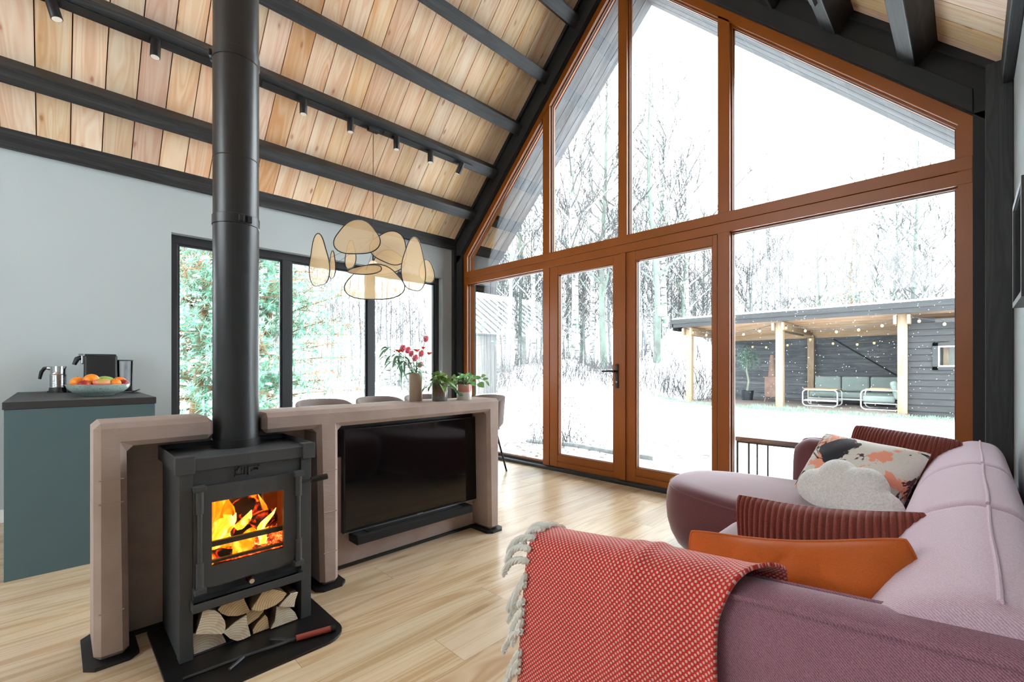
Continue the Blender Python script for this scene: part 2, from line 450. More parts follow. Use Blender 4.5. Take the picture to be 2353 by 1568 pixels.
pane([(MU[0] + mw, zb), (MU[1] - mw, zb), (MU[1] - mw, up(MU[1] - mw)), (MU[0] + mw, up(MU[0] + mw))], W1)
pane([(MU[1] + mw, zb), (MU[2] - mw, zb), (MU[2] - mw, up(MU[2] - mw)), (MU[1] + mw, up(MU[1] + mw))], W1)
pane([(MU[2] + mw, zb), (FR - fw, zb), (FR - fw, up(FR - fw)), (MU[2] + mw, up(MU[2] + mw))], W1)
zt = 2.145
pane([(FL + fw, 0.05), (MU[0] - mw, 0.05), (MU[0] - mw, zt), (FL + fw, zt)], W1)
pane([(MU[2] + mw, 0.05), (FR - fw, 0.05), (FR - fw, zt), (MU[2] + mw, zt)], W1)
for a, b in ((FL + fw, MU[0] - mw), (MU[2] + mw, FR - fw)): MB().box(a, b, Y0 + 0.02, Y1, 0.03, 0.05).build('bottom_rail', M['sill'], W1)

# double garden doors
def door(n, x0, x1, gx0, gx1, label):
    d = thing('door_%d' % n, label, None, ((x0 + x1) / 2, Y0, 0.03), 0, None, 'structure')
    ya, yb = Y0 + 0.004, Y0 + 0.065
    for a, b in ((x0, gx0), (gx1, x1)): MB().box(a, b, ya, yb, 0.035, 2.143).build('stile', OR, d, bevel=0.003)
    MB().box(gx0, gx1, ya + 0.001, yb, 2.06, 2.143).build('top_rail', OR, d, bevel=0.003)
    MB().box(gx0, gx1, ya + 0.001, yb, 0.098, 0.158).build('bottom_rail', OR, d, bevel=0.002)
    MB().box(gx0, gx1, ya + 0.012, yb, 0.086, 0.099).build('groove', OR, d)
    MB().box(gx0, gx1, ya + 0.001, yb, 0.036, 0.087).build('kick_rail', OR, d, bevel=0.002)
    pane([(gx0, 0.158), (gx1, 0.158), (gx1, 2.06), (gx0, 2.06)], d, Y0 + 0.035)
    return d
d1 = door(1, MU[0] + mw + 0.004, -2.258, -3.062, -2.385, 'left leaf of the orange garden doors with a black lever handle')
MB().box(-2.30, -2.246, Y0 - 0.012, Y0 + 0.006, 0.035, 2.143).build('cover_strip', OR, d1, bevel=0.004)
d2 = door(2, -2.254, MU[2] - mw - 0.004, -2.152, -1.462, 'right leaf of the orange garden doors without a handle')
hd = MB()
hd.box(-2.357, -2.327, Y0 - 0.008, Y0 + 0.006, 0.885, 1.115)
hd = hd.build('handle_plate', M['sill'], d1, bevel=0.010)
MB().tube([(-2.342, Y0, 1.045), (-2.342, Y0 - 0.055, 1.045)], 0.010, 12).build('handle_neck', M['sill'], hd, smooth=True)
MB().tube([(-2.335, Y0 - 0.055, 1.045), (-2.40, Y0 - 0.058, 1.046), (-2.47, Y0 - 0.055, 1.044)], [0.011, 0.010, 0.009], 10).build('lever', M['sill'], hd, smooth=True)
MB().tube([(-2.342, Y0 - 0.006, 0.945), (-2.342, Y0 - 0.012, 0.945)], 0.0085, 12).build('lock_cylinder', plain('lock_steel', rgb(190, 190, 190), 0.3, 1.0), hd, smooth=True)

# side window: three panes in a dark frame
W2 = thing('window_2', 'three-pane anthracite side window beside the dining table', None, (XL - 0.12, 2.1, WZ0), 0, None, 'structure')
xa, xb, xg = XL - 0.16, XL - 0.075, XL - 0.125
def dbox(n, y0, y1, z0, z1, dx=0.0): return MB().box(xa, xb + dx, y0, y1, z0, z1).build(n, M['dark_frame'], W2, bevel=0.003)
dbox('frame_head', WY0, WY1, WZ1 - 0.07, WZ1); dbox('frame_sill', WY0, WY1, WZ0, WZ0 + 0.07)
dbox('frame_jamb', WY0, WY0 + 0.055, WZ0 + 0.07, WZ1 - 0.07); dbox('frame_jamb', WY1 - 0.055, WY1, WZ0 + 0.07, WZ1 - 0.07)
WM = [1.652, 2.565]
for y in WM: dbox('mullion', y - 0.042, y + 0.042, WZ0 + 0.07, WZ1 - 0.07)
ys = [WY0 + 0.055, WM[0] - 0.042, WM[0] + 0.042, WM[1] - 0.042, WM[1] + 0.042, WY1 - 0.055]
for i in range(0, 6, 2):
    z0, z1 = WZ0 + 0.07, WZ1 - 0.07
    MB().box(xg - 0.003, xg + 0.003, ys[i], ys[i+1], z0, z1).build('glass_pane', M['glass'], W2)
    for (a, b, c, d) in ((ys[i], ys[i] + 0.018, z0, z1), (ys[i+1] - 0.018, ys[i+1], z0, z1), (ys[i] + 0.018, ys[i+1] - 0.018, z1 - 0.018, z1), (ys[i] + 0.018, ys[i+1] - 0.018, z0, z0 + 0.018)):
        MB().box(xg + 0.004, xb - 0.02, a, b, c, d).build('glazing_bead', M['dark_frame'], W2)

# outside: roof overhang with dark soffit boards, side cheeks
M['soffit'] = wood('dark_soffit_boards', rgb(70, 72, 75), rgb(50, 52, 55), rgb(96, 98, 101), grain=(1.4, 18, 1.4), rand=40, rough=0.7, knots=0.5, knot_col=rgb(60, 60, 64), hue_var=0.4, kscale=(3, 7, 3))
SO = 7.085
rf = MB()
for s in (-1, 1):
    X = lambda v: v if s < 0 else 2 * XM - v
    rf.prism([(X(XL - 0.35), XL - 0.35 + CP + 0.302), (X(XM), XM + CP + 0.302), (X(XM), XM + CP + 0.36), (X(XL - 0.35), XL - 0.35 + CP + 0.36)][::(1 if s < 0 else -1)], 'y', YB - 0.5, 4.32)
    rf.prism([(X(XL - 0.35), XL - 0.35 + SO + 0.03), (X(XM), XM + SO + 0.03), (X(XM), XM + CP + 0.31), (X(XL - 0.35), XL - 0.35 + CP + 0.31)][::(1 if s < 0 else -1)], 'y', 3.855, 4.31)
rf = rf.build('roof', plain('roof_metal', rgb(50, 52, 55), 0.5)); tag(rf, 'dark roof slopes reaching out over the gable', None, None, 'structure')
nb = 4; by0 = 3.86; bwid = (4.325 - by0) / nb
for s in (-1, 1):
    for k in range(nb):
        ya, yb = by0 + k * bwid + 0.003, by0 + (k + 1) * bwid - 0.003
        rake(SO, SO + 0.028, -4.63, ya, yb, s).build('soffit_board', M['soffit'], rf)
M['cheek'] = wood('dark_cheek_boards', rgb(66, 68, 71), rgb(48, 50, 53), rgb(88, 90, 93), grain=(18, 18, 1.4), rand=40, rough=0.7, knots=0.4, knot_col=rgb(60, 60, 64), hue_var=0.4)
for s in (-1, 1):
    ck = thing('wall_cheek', 'dark timber cheek wall outside the %s end of the glazing' % ('left' if s < 0 else 'right'), None, (FL if s < 0 else FR, 4.08, -0.1), 0, None, 'structure')
    for k in range(nb):
        ya, yb = by0 + k * bwid + 0.003, by0 + (k + 1) * bwid - 0.003
        a, b = (FL - 0.16, FL - 0.01) if s < 0 else (FR + 0.01, FR + 0.16)
        MB().box(a, b, ya, yb, -0.2, 2.52).build('cladding_board', M['cheek'], ck)
# ================================================================== THE GARDEN IN SNOW
def at(u, t):               # plan position from bearing and distance
    a = (u - 1176.5) / 1052.0
    return ((a - 1) * q * t, (a + 1) * q * t)
GZ = -0.15
mounds = [(-11.3, 14.2, 0.95, 3.2), (-14.0, 15.5, 0.8, 3.0), (-9.0, 19.5, 1.5, 2.4), (-7.6, 21.0, 1.2, 2.4), (-12.0, 22.0, 1.0, 4.0), (-24.0, 9.0, 0.5, 4.0)]
def gz(x, y):
    z = GZ + 0.03 * noise.noise((x * 0.35, y * 0.35, 0.0)) + 0.012 * noise.noise((x * 1.7, y * 1.7, 3.0))
    for mx, my, h, r in mounds:
        d2 = ((x - mx) ** 2 + (y - my) ** 2) / (r * r)
        if d2 < 6: z += h * math.exp(-d2) * (1 + 0.35 * noise.noise((x * 0.8, y * 0.8, 9)))
    d = math.hypot(x, y)
    if d > 24: z += min(2.5, (d - 24) * 0.05)
    if -6.9 < x < 3.4 and 14.6 < y < 18.6: z = min(z, GZ)
    return z
M['snow'] = plain('snow', (0.86, 0.88, 0.90, 1), 0.8, var=0.03, vscale=3, bump=0.4, bscale=9, bdist=0.03)
g = MB()
N = 150
def gp(u, v):
    x = -62 + 82 * u; y = -32 + 88 * v; return (x, y, gz(x, y))
g.grid(gp, N, N)
# keep the snow out of the house footprint
ff = []
for f in g.f:
    cx = sum(g.v[i][0] for i in f) / 4; cy = sum(g.v[i][1] for i in f) / 4
    if not (-4.6 < cx < 0.2 and -4.4 < cy < 3.5): ff.append(f)
g.f = ff
g = g.build('garden_ground', M['snow'], smooth=True, angle=180); tag(g, 'snow covered garden ground with low white mounds', None, None, 'structure')

# bare trees
M['bark_grey'] = plain('grey_bark', rgb(112, 116, 115, 0.8), 0.9, var=0.3, vscale=9, bump=0.4, bscale=25, bdist=0.02)
M['twig'] = plain('winter_twigs', rgb(88, 88, 89, 0.42), 0.9, var=0.2, vscale=4)
t = NT('birch_bark'); co = t.coords(scale=(1, 1, 4))
c = t.ramp(t.noise(co, 2.6, 5, 0.6), [(0.40, rgb(58, 60, 58, 0.8)), (0.50, rgb(168, 170, 167, 0.8)), (0.8, rgb(196, 196, 194, 0.8))])
c = t.mix(t.ramp(t.noise(t.coords(scale=(3, 3, 0.3)), 1.2, 2), [(0.5, 0.0), (0.62, 0.55)]), c, rgb(98, 130, 108, 0.8))
M['birch'] = t.set(0.85, col=c)
t = NT('mossy_bark'); c = t.ramp(t.noise(t.coords(scale=(1, 1, 0.6)), 3.0, 4), [(0.35, rgb(84, 88, 84, 0.8)), (0.6, rgb(98, 114, 104, 0.8)), (0.8, rgb(112, 136, 120, 0.8))])
M['mossy'] = t.set(0.9, col=c)

def tree_data(seed, Ht, r0, nb, lean=0.3):
    R = random.Random(seed)
    trunk, twig = MB(), MB()
    ph = R.uniform(0, 6.3)
    def tp(s): return Vector((lean * s * s * math.cos(ph) + 0.12 * math.sin(5 * s + ph), lean * s * s * math.sin(ph) + 0.10 * math.sin(7 * s + 2 * ph), Ht * s))
    n = 12
    trunk.tube([tp(i / n) - Vector((0, 0, 0.3 if i == 0 else 0)) for i in range(n + 1)], [r0 * (1.15 if i == 0 else (1 - 0.93 * i / n) ** 0.85) for i in range(n + 1)], 7)
    def branch(p, d, L, r, lev):
        k = 4 if lev < 2 else 3
        pts = [p]; dd = d.copy()
        for i in range(k):
            dd = (dd + Vector((R.uniform(-.22, .22), R.uniform(-.22, .22), R.uniform(-.05, .22)))).normalized()
            pts.append(pts[-1] + dd * L / k)
        (trunk if lev == 0 else twig).tube(pts, [r * (1 - 0.75 * i / k) for i in range(k + 1)], 5 if lev == 0 else 3, cap=False)
        if lev < 2:
            m = R.randint(5, 7) if lev == 0 else R.randint(3, 4)
            for j in range(m):
                f = R.uniform(0.25, 1.0); i = min(k - 1, int(f * k)); base = pts[i].lerp(pts[i+1], f * k - i)
                az = R.uniform(0, 6.3); side = Vector((math.cos(az), math.sin(az), R.uniform(0.0, 0.9)))
                branch(base, (dd * 0.75 + side * 0.75).normalized(), L * R.uniform(0.32, 0.55), max(r * 0.62, 0.0085), lev + 1)
        elif R.random() < 0.6:
            e = pts[-1]
            for j in range(2):
                w = Vector((R.uniform(-1, 1), R.uniform(-1, 1), R.uniform(-1, 1))) * 0.045
                b0 = e.lerp(pts[-2], R.random())
                twig.add([b0, b0 + w, b0 + w + Vector((0.02, 0.015, 0.03))], [(0, 1, 2)])
    for j in range(nb):
        s = 0.22 + 0.76 * (j + R.random()) / nb
        az = j * 2.4 + R.uniform(-.4, .4); up_ = R.uniform(0.55, 1.3)
        d = Vector((math.cos(az), math.sin(az), up_)).normalized()
        L = Ht * (0.10 + 0.20 * (1 - s)) * R.uniform(0.7, 1.25)
        branch(tp(s), d, L, r0 * (1 - 0.8 * s) * 0.42, 0)
    return trunk, twig
VAR = []
spec = [(11, 13.5, 0.13, 26, 'birch'), (12, 11.5, 0.10, 24, 'bark_grey'), (13, 12.5, 0.15, 26, 'mossy'), (14, 10.0, 0.08, 22, 'bark_grey'), (15, 14.5, 0.16, 28, 'birch'), (16, 8.5, 0.07, 20, 'bark_grey'), (17, 12.0, 0.12, 24, 'mossy')]
for k, (sd, Ht, r0, nb, bark) in enumerate(spec):
    tr, tw = tree_data(sd, Ht, r0, nb)
    root = thing('bare_tree', '', 'tree', (0, 0, 0))
    tr.build('trunk', M[bark], root, smooth=True, angle=180, local=True)
    tw.build('twigs', M['twig'], root, local=True)
    VAR.append((root, bark))
used = [0] * len(VAR)
TL = {'birch': 'white barked bare birch', 'bark_grey': 'thin grey bare tree', 'mossy': 'green tinged bare tree'}
def where(x, y):
    a = (x + y) / (y - x); u = 1176.5 + 1052 * a; t = (y - x) * q
    w = 'the side window' if u < 1050 else 'the left lower pane' if u < 1265 else 'the left garden door' if u < 1440 else 'the right garden door' if u < 1670 else 'the pavilion'
    return ('close beyond ' if t < 25 else 'far beyond ') + w
def put_tree(k, x, y, sc, rz, place):
    place = where(x, y)
    root, bark = VAR[k]
    o = root if used[k] == 0 else copy_tree(root)
    used[k] += 1
    o.location = (x, y, gz(x, y) - 0.05); o.rotation_euler = (0, 0, rz); o.scale = (sc, sc, sc)
    tag(o, TL[bark] + ' ' + place, 'tree', {'birch': 'birches', 'bark_grey': 'grey trees', 'mossy': 'mossy trees'}[bark] + ' ' + place)
R = random.Random(5)
# seen through the gable: a denser wood at the left and middle, fewer behind the pavilion
big = [(1322, 19, 4), (1385, 20, 2), (1360, 23, 0), (1226, 21, 0), (1165, 19, 1), (1200, 25, 2), (1505, 19, 2), (1530, 22, 4), (1575, 24, 6), (1490, 26, 0), (1735, 26, 1), (1790, 25, 3), (1770, 29, 0), (2030, 23, 4), (2150, 23, 0), (2100, 26, 2), (1975, 27, 1), (1880, 30, 6), (1440, 27, 6), (1290, 27, 3)]
for u, t, k in big:
    x, y = at(u, t); put_tree(k, x, y, 0.9 + 0.2 * R.random(), R.uniform(0, 6.3), 'beyond the gable glazing')
u = 1095
while u < 2225:
    for rep in range(2 if u < 1680 else 1):
        t = R.uniform(22, 36); x, y = at(u + R.uniform(-8, 8), t)
        if not (-8.5 < x < 3.5 and 14 < y < 19.5):
            put_tree(R.choice([1, 3, 5, 1, 3, 0, 2, 6]), x, y, R.uniform(0.62, 0.98), R.uniform(0, 6.3), 'beyond the gable glazing')
    u += 16 if u < 1680 else 24
u = 640
while u < 1010:
    t = R.uniform(24, 40); x, y = at(u + R.uniform(-4, 4), t)
    put_tree(R.choice([1, 3, 5, 3]), x, y, R.uniform(0.55, 0.9), R.uniform(0, 6.3), 'beyond the side window')
    u += 9
for u in (430, 480, 560, 610):
    x, y = at(u, R.uniform(26, 34)); put_tree(R.choice([1, 3, 5]), x, y, 0.8, R.uniform(0, 6.3), 'beyond the side window')
for k, (root, b) in enumerate(VAR):
    if used[k] == 0: put_tree(k, -40 - 3 * k, -20, 1, 0, 'beyond the side window')

# underbrush: uncountable low twigs at the foot of the wood
br = MB(); R = random.Random(21)
for k in range(2000):
    if R.random() < 0.75: x, y = at(R.uniform(1090, 1660), R.uniform(15.5, 22))
    else: x, y = at(R.uniform(620, 1010), R.uniform(19, 30))
    p = Vector((x, y, gz(x, y))); d = Vector((R.uniform(-.6, .6), R.uniform(-.6, .6), 1)).normalized(); L = R.uniform(0.3, 1.1)
    p1 = p + d * L * 0.5; p2 = p1 + (d + Vector((R.uniform(-.5, .5), R.uniform(-.5, .5), 0))).normalized() * L * 0.5
    br.tube([p, p1, p2], [0.014, 0.010, 0.005], 3, cap=False)
o = br.build('underbrush', M['twig']); tag(o, 'tangle of thin bare underbrush at the foot of the wood', 'brush', None, 'stuff')

# snow-laden pine by the side window
t = NT('pine_needles'); c = t.ramp(t.noise(t.coords(), 1.6, 3), [(0.35, rgb(116, 170, 146)), (0.65, rgb(148, 194, 170))])
M['needle'] = t.set(0.7, col=c)
M['pine_bark'] = plain('pine_bark', rgb(150, 112, 78, 0.60), 0.9, var=0.25, vscale=5, bump=0.5, bscale=12, bdist=0.02)
def pine(base, Ht, seed, lab, lo, hi, nb, dens):
    R = random.Random(seed)
    root = thing('pine_tree', lab, 'tree', base)
    b = Vector(base); tr = MB(); nd = MB(); sn = MB()
    tr.tube([b + Vector((0.1 * math.sin(k), 0.06 * k % 0.3, Ht * k / 8 - (0.2 if k == 0 else 0))) for k in range(9)], [0.10 * (1 - 0.75 * k / 8) for k in range(9)], 9)
    for j in range(nb):
        z = lo + (hi - lo) * (j + R.random()) / nb
        az = j * 2.4 + R.uniform(-.5, .5); L = R.uniform(1.3, 2.5)
        d = Vector((math.cos(az), math.sin(az), R.uniform(-0.15, 0.4))).normalized()
        p = b + Vector((0, 0, z)); pts = [p]
        for i in range(5):
            d = (d + Vector((R.uniform(-.15, .15), R.uniform(-.15, .15), R.uniform(-.12, .1)))).normalized(); pts.append(pts[-1] + d * L / 5)
        tr.tube(pts, [0.024 * (1 - 0.8 * i / 5) for i in range(6)], 5, cap=False)
        for k in range(dens):
            f = R.uniform(0.15, 1.0) * 5; i = min(4, int(f)); c0 = pts[i].lerp(pts[i+1], f - i)
            off = Vector((R.gauss(0, 1), R.gauss(0, 1), R.gauss(0, 0.6))) * 0.24
            c1 = c0 + off
            tr.tube([c0, c1], [0.008, 0.004], 3, cap=False)
            ax = (off.normalized() + Vector((0, 0, 0.35))).normalized()
            for m in range(26):
                w = (ax * R.uniform(0.2, 1.0) + Vector((R.gauss(0, 1), R.gauss(0, 1), R.gauss(0, 1))).normalized() * 0.8).normalized()
                l = R.uniform(0.10, 0.19); sd = w.cross(Vector((R.random(), R.random(), 1))).normalized() * 0.0055
                o0 = c1 + w * 0.01
                nd.add([o0 - sd, o0 + sd, o0 + w * l], [(0, 1, 2)])
            if R.random() < 0.18:
                sn.ball((c1.x, c1.y, c1.z + 0.04), R.uniform(0.03, 0.06), 6, 4, (1.3, 1.3, 0.5))
    tr.build('trunk', M['pine_bark'], root, smooth=True)
    nd.build('needles', M['needle'], root)
    sn.build('snow_cover', M['snow'], root, smooth=True)
    return root
xx, yy = at(596, 9.6); pine((xx, yy, gz(xx, yy)), 7.0, 3, 'large green pine with an orange trunk just outside the side window', 0.4, 5.0, 84, 40)
xx, yy = at(440, 8.4); pine((xx, yy, gz(xx, yy)), 5.5, 4, 'green pine partly hidden by the stove pipe, left of the orange trunk', 0.3, 4.4, 60, 36)
xx, yy = at(1958, 27); pine((xx, yy, gz(xx, yy)), 9.5, 6, 'dark evergreen tree standing behind the garden pavilion', 4.5, 9.3, 40, 20)
def sapling(u, t, h):
    x, y = at(u, t); r = thing('young_conifer', 'small snowy conifer in the garden outside the %s side pane' % ('left' if u < 640 else 'middle'), 'tree', (x, y, gz(x, y)))
    b = Vector((x, y, gz(x, y))); tr = MB().tube([b, b + Vector((0, 0, h))], [0.03, 0.008], 6); nd = MB()
    for k in range(260):
        z = R.uniform(0.1, 1) * h; rr = (1 - z / h) * 0.45 * h + 0.06; az = R.uniform(0, 6.3)
        p = b + Vector((0, 0, z)); e = p + Vector((math.cos(az), math.sin(az), R.uniform(-.2, .3))) * rr * R.uniform(0.5, 1)
        sd = Vector((-math.sin(az), math.cos(az), 0)) * 0.02
        nd.add([p - sd, p + sd, e], [(0, 1, 2)])
    tr.build('stem', M['bark_grey'], r); nd.build('needles', M['needle'], r)
sapling(472, 8.0, 1.0); sapling(745, 15, 1.0)

# nest box, hanging feeder, garden sign
x, y = at(1527, 19.0); o = thing('nest_box', 'pale yellow nest box high on a tree trunk', 'nest box', (x, y, 3.2))
MB().box(x - .13, x + .13, y - .35, y - .15, 3.2, 3.55).build('box', plain('nest_box_wood', rgb(205, 210, 170), 0.8), o); MB().prism([(y - .42, 3.55), (y - .12, 3.62), (y - .12, 3.65), (y - .42, 3.58)], 'x', x - .17, x + .17).build('roof', plain('nest_box_roof', rgb(190, 196, 160), 0.8), o)
x, y = at(634, 8.6); o = thing('bird_feeder', 'dark bird feeder hanging in the pine outside', 'feeder', (x, y, 1.35))
MB().lathe([(0.0, 1.45), (0.05, 1.45), (0.05, 1.65), (0.0, 1.72)], 10, (x, y, 0)).build('tube', plain('feeder_mesh', rgb(70, 66, 62), 0.7), o); MB().tube([(x, y, 1.7), (x + .05, y, 2.3)], 0.004, 4).build('wire', M['sill'], o); MB().lathe([(0.0, 1.43), (0.08, 1.43), (0.08, 1.45), (0, 1.45)], 10, (x, y, 0)).build('tray', M['sill'], o)
x, y = at(787, 20.5); o = thing('garden_sign', 'pale green board on a thin post standing in the snow', 'sign', (x, y, gz(x, y)))
MB().box(x - .18, x + .18, y - .02, y + .02, -0.15, 0.42).build('board', plain('green_board', rgb(178, 198, 178), 0.7), o); MB().tube([(x + .22, y, -0.5), (x + .22, y, 0.45)], 0.015, 6).build('post', M['bark_grey'], o)

# snow-dusted stakes of a rustic fence seen through the side window
for k in range(22):
    u = 872 + k * 6 + R.uniform(-1.5, 1.5); x, y = at(u, 24.5 + R.uniform(-.5, .5)); h = R.uniform(1.7, 2.6)
    o = MB().tube([(x, y, gz(x, y) - .2), (x + R.uniform(-.08, .08), y, gz(x, y) + h)], [0.07, 0.05], 6).build('fence_stake', M['birch'], smooth=True)
    tag(o, 'pale snowy stake in the row beyond the right pane of the side window', 'stake', 'stakes beyond the side window')

# gravel strip and leaf litter by the house
gv = MB(); R = random.Random(9)
for k in range(1600):
    x = R.uniform(-4.5, 0.3); y = 3.95 + abs(R.gauss(0, 0.32)); s = R.uniform(0.012, 0.03)
    if y < 5.0: gv.ball((x, y, gz(x, y) + 0.004), s, 5, 3, (1, 1.2, 0.6))
o = gv.build('gravel_strip', plain('gravel', rgb(120, 118, 114, 0.60), 0.9, var=0.4, vscale=20)); tag(o, 'dark gravel strip showing through the snow along the glazing', 'gravel', None, 'stuff')
lt = MB()
for k in range(900):
    if k < 220: x = R.uniform(-5.2, -3.4); y = R.uniform(4.6, 7.4)
    elif k < 270: x, y = at(R.uniform(1290, 1660), R.uniform(5.5, 8.0))
    else: x, y = at(R.uniform(1290, 1690), R.uniform(13.0, 20))
    z = gz(x, y) + 0.02; w = Vector((R.uniform(-1, 1), R.uniform(-1, 1), R.uniform(0, 0.6))) * R.uniform(0.02, 0.06)
    lt.tube([(x, y, z), (x + w.x, y + w.y, z + w.z), (x + 2 * w.x, y + 1.6 * w.y, z + w.z * 1.5)], [0.006, 0.012, 0.004], 3)
o = lt.build('leaf_litter', plain('dead_leaves', rgb(96, 92, 88), 0.9)); tag(o, 'dark dead leaves and twigs scattered on the snow', 'litter', None, 'stuff')
x, y = -4.35, 5.6
o = MB().tube([(-5.0, 5.35, -0.09), (-4.2, 5.5, -0.08), (-3.4, 5.45, -0.09), (-2.9, 5.5, -0.1)], 0.035, 8).build('timber_edging', M['bark_grey'], smooth=True); tag(o, 'grey timber edging lying in the snow outside the left pane', 'edging')
# low weeds outside the left lower pane
wd = MB()
for k in range(90):
    x = R.uniform(-5.1, -4.3); y = R.uniform(5.2, 6.0); h = R.uniform(0.15, 0.75)
    p = Vector((x, y, gz(x, y))); e = p + Vector((R.uniform(-.25, .25), R.uniform(-.25, .25), h))
    wd.tube([p, p.lerp(e, 0.5) + Vector((0, 0, 0.05)), e], [0.005, 0.004, 0.002], 3, cap=False)
    wd.ball(tuple(e), 0.012, 4, 3)
o = wd.build('dry_weeds', M['twig']); tag(o, 'dry grey weeds poking through the snow by the cheek wall', 'weeds', None, 'stuff')

# ---------------------------------------------------------------- garden pavilion
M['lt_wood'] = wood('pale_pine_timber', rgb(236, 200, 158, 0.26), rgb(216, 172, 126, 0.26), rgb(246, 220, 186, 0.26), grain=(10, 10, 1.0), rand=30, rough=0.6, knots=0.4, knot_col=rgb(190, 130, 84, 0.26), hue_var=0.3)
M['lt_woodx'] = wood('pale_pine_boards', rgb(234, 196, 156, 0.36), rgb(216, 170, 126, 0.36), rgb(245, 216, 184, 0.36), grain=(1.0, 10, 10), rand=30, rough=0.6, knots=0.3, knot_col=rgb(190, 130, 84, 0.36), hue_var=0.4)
M['dk_clad'] = wood('black_cladding', rgb(72, 76, 80, 0.17), rgb(54, 57, 61, 0.17), rgb(94, 98, 102, 0.17), grain=(1.0, 12, 12), rand=30, rough=0.75, knots=0.4, knot_col=rgb(44, 46, 50, 0.17), hue_var=0.5)
M['haze_back'] = wood('haze_lightened_cladding', rgb(72, 76, 80, 1.1), rgb(54, 57, 61, 1.1), rgb(94, 98, 102, 1.1), grain=(1.0, 12, 12), rand=30, rough=0.75, knots=0, hue_var=0.5)  # same cladding, lightened to put snowfall haze into its colour
PV = thing('garden_pavilion', 'open black garden pavilion with pale timber posts and a flat roof', 'pavilion', (-3.0, 16.5, GZ))
PY0, PY1, PXL, PXR = 14.75, 18.45, -7.1, 3.2
for i in range(2):
    z0, z1 = ((2.42, 2.54), (2.545, 2.69))[i]
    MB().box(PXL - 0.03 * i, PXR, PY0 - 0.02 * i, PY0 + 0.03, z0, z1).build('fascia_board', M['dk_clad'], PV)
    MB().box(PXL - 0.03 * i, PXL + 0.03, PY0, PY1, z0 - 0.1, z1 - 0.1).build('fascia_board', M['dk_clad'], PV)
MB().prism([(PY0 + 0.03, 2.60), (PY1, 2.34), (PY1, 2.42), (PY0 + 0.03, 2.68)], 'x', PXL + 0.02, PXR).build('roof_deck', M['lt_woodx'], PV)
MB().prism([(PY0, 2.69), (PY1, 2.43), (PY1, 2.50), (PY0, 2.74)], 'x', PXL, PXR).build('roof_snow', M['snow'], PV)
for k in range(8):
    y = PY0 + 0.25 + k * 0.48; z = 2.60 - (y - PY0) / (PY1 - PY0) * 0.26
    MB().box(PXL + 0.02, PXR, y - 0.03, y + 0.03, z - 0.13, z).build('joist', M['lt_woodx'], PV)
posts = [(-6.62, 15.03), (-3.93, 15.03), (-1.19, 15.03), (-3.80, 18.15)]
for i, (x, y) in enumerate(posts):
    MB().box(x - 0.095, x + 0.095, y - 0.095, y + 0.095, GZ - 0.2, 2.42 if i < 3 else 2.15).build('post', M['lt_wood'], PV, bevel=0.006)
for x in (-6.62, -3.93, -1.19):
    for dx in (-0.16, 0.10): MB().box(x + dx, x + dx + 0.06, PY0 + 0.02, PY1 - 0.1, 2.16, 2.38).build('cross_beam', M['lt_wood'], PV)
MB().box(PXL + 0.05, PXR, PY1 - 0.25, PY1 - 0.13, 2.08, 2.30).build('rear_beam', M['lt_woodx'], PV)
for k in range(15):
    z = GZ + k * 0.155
    MB().hexa([(-6.75, PY1 - 0.13, z), (PXR, PY1 - 0.13, z), (PXR, PY1 - 0.08, z), (-6.75, PY1 - 0.08, z), (-6.75, PY1 - 0.11, z + 0.152), (PXR, PY1 - 0.11, z + 0.152), (PXR, PY1 - 0.08, z + 0.152), (-6.75, PY1 - 0.08, z + 0.152)]).build('back_cladding_board', M['haze_back'], PV)
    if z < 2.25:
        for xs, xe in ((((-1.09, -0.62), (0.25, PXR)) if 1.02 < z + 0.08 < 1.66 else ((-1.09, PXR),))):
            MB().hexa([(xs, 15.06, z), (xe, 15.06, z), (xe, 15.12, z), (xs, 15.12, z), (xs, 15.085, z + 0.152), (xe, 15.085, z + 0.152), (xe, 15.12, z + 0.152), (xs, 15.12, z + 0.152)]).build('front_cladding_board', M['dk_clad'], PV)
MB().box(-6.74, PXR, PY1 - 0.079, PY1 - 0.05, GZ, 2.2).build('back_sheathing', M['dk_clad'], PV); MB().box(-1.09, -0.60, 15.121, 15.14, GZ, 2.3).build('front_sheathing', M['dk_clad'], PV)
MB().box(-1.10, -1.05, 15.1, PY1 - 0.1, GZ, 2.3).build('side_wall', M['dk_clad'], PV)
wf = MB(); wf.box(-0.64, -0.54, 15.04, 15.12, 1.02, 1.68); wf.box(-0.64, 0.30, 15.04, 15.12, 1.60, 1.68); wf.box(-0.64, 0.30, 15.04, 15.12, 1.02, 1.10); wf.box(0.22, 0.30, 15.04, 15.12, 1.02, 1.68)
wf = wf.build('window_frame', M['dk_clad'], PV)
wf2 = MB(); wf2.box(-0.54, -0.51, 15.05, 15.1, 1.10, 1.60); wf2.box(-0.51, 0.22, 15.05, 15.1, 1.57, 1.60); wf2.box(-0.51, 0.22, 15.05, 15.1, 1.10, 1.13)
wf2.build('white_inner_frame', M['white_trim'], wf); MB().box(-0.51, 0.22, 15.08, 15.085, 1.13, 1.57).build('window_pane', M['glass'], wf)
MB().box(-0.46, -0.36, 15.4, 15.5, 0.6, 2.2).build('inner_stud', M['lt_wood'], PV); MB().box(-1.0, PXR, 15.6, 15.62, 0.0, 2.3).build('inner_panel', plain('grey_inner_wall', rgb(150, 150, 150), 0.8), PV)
MB().box(-7.0, -1.05, 14.85, PY1 - 0.1, GZ - 0.15, -0.085).build('deck_base', plain('deck_base', rgb(96, 88, 82), 0.9), PV)
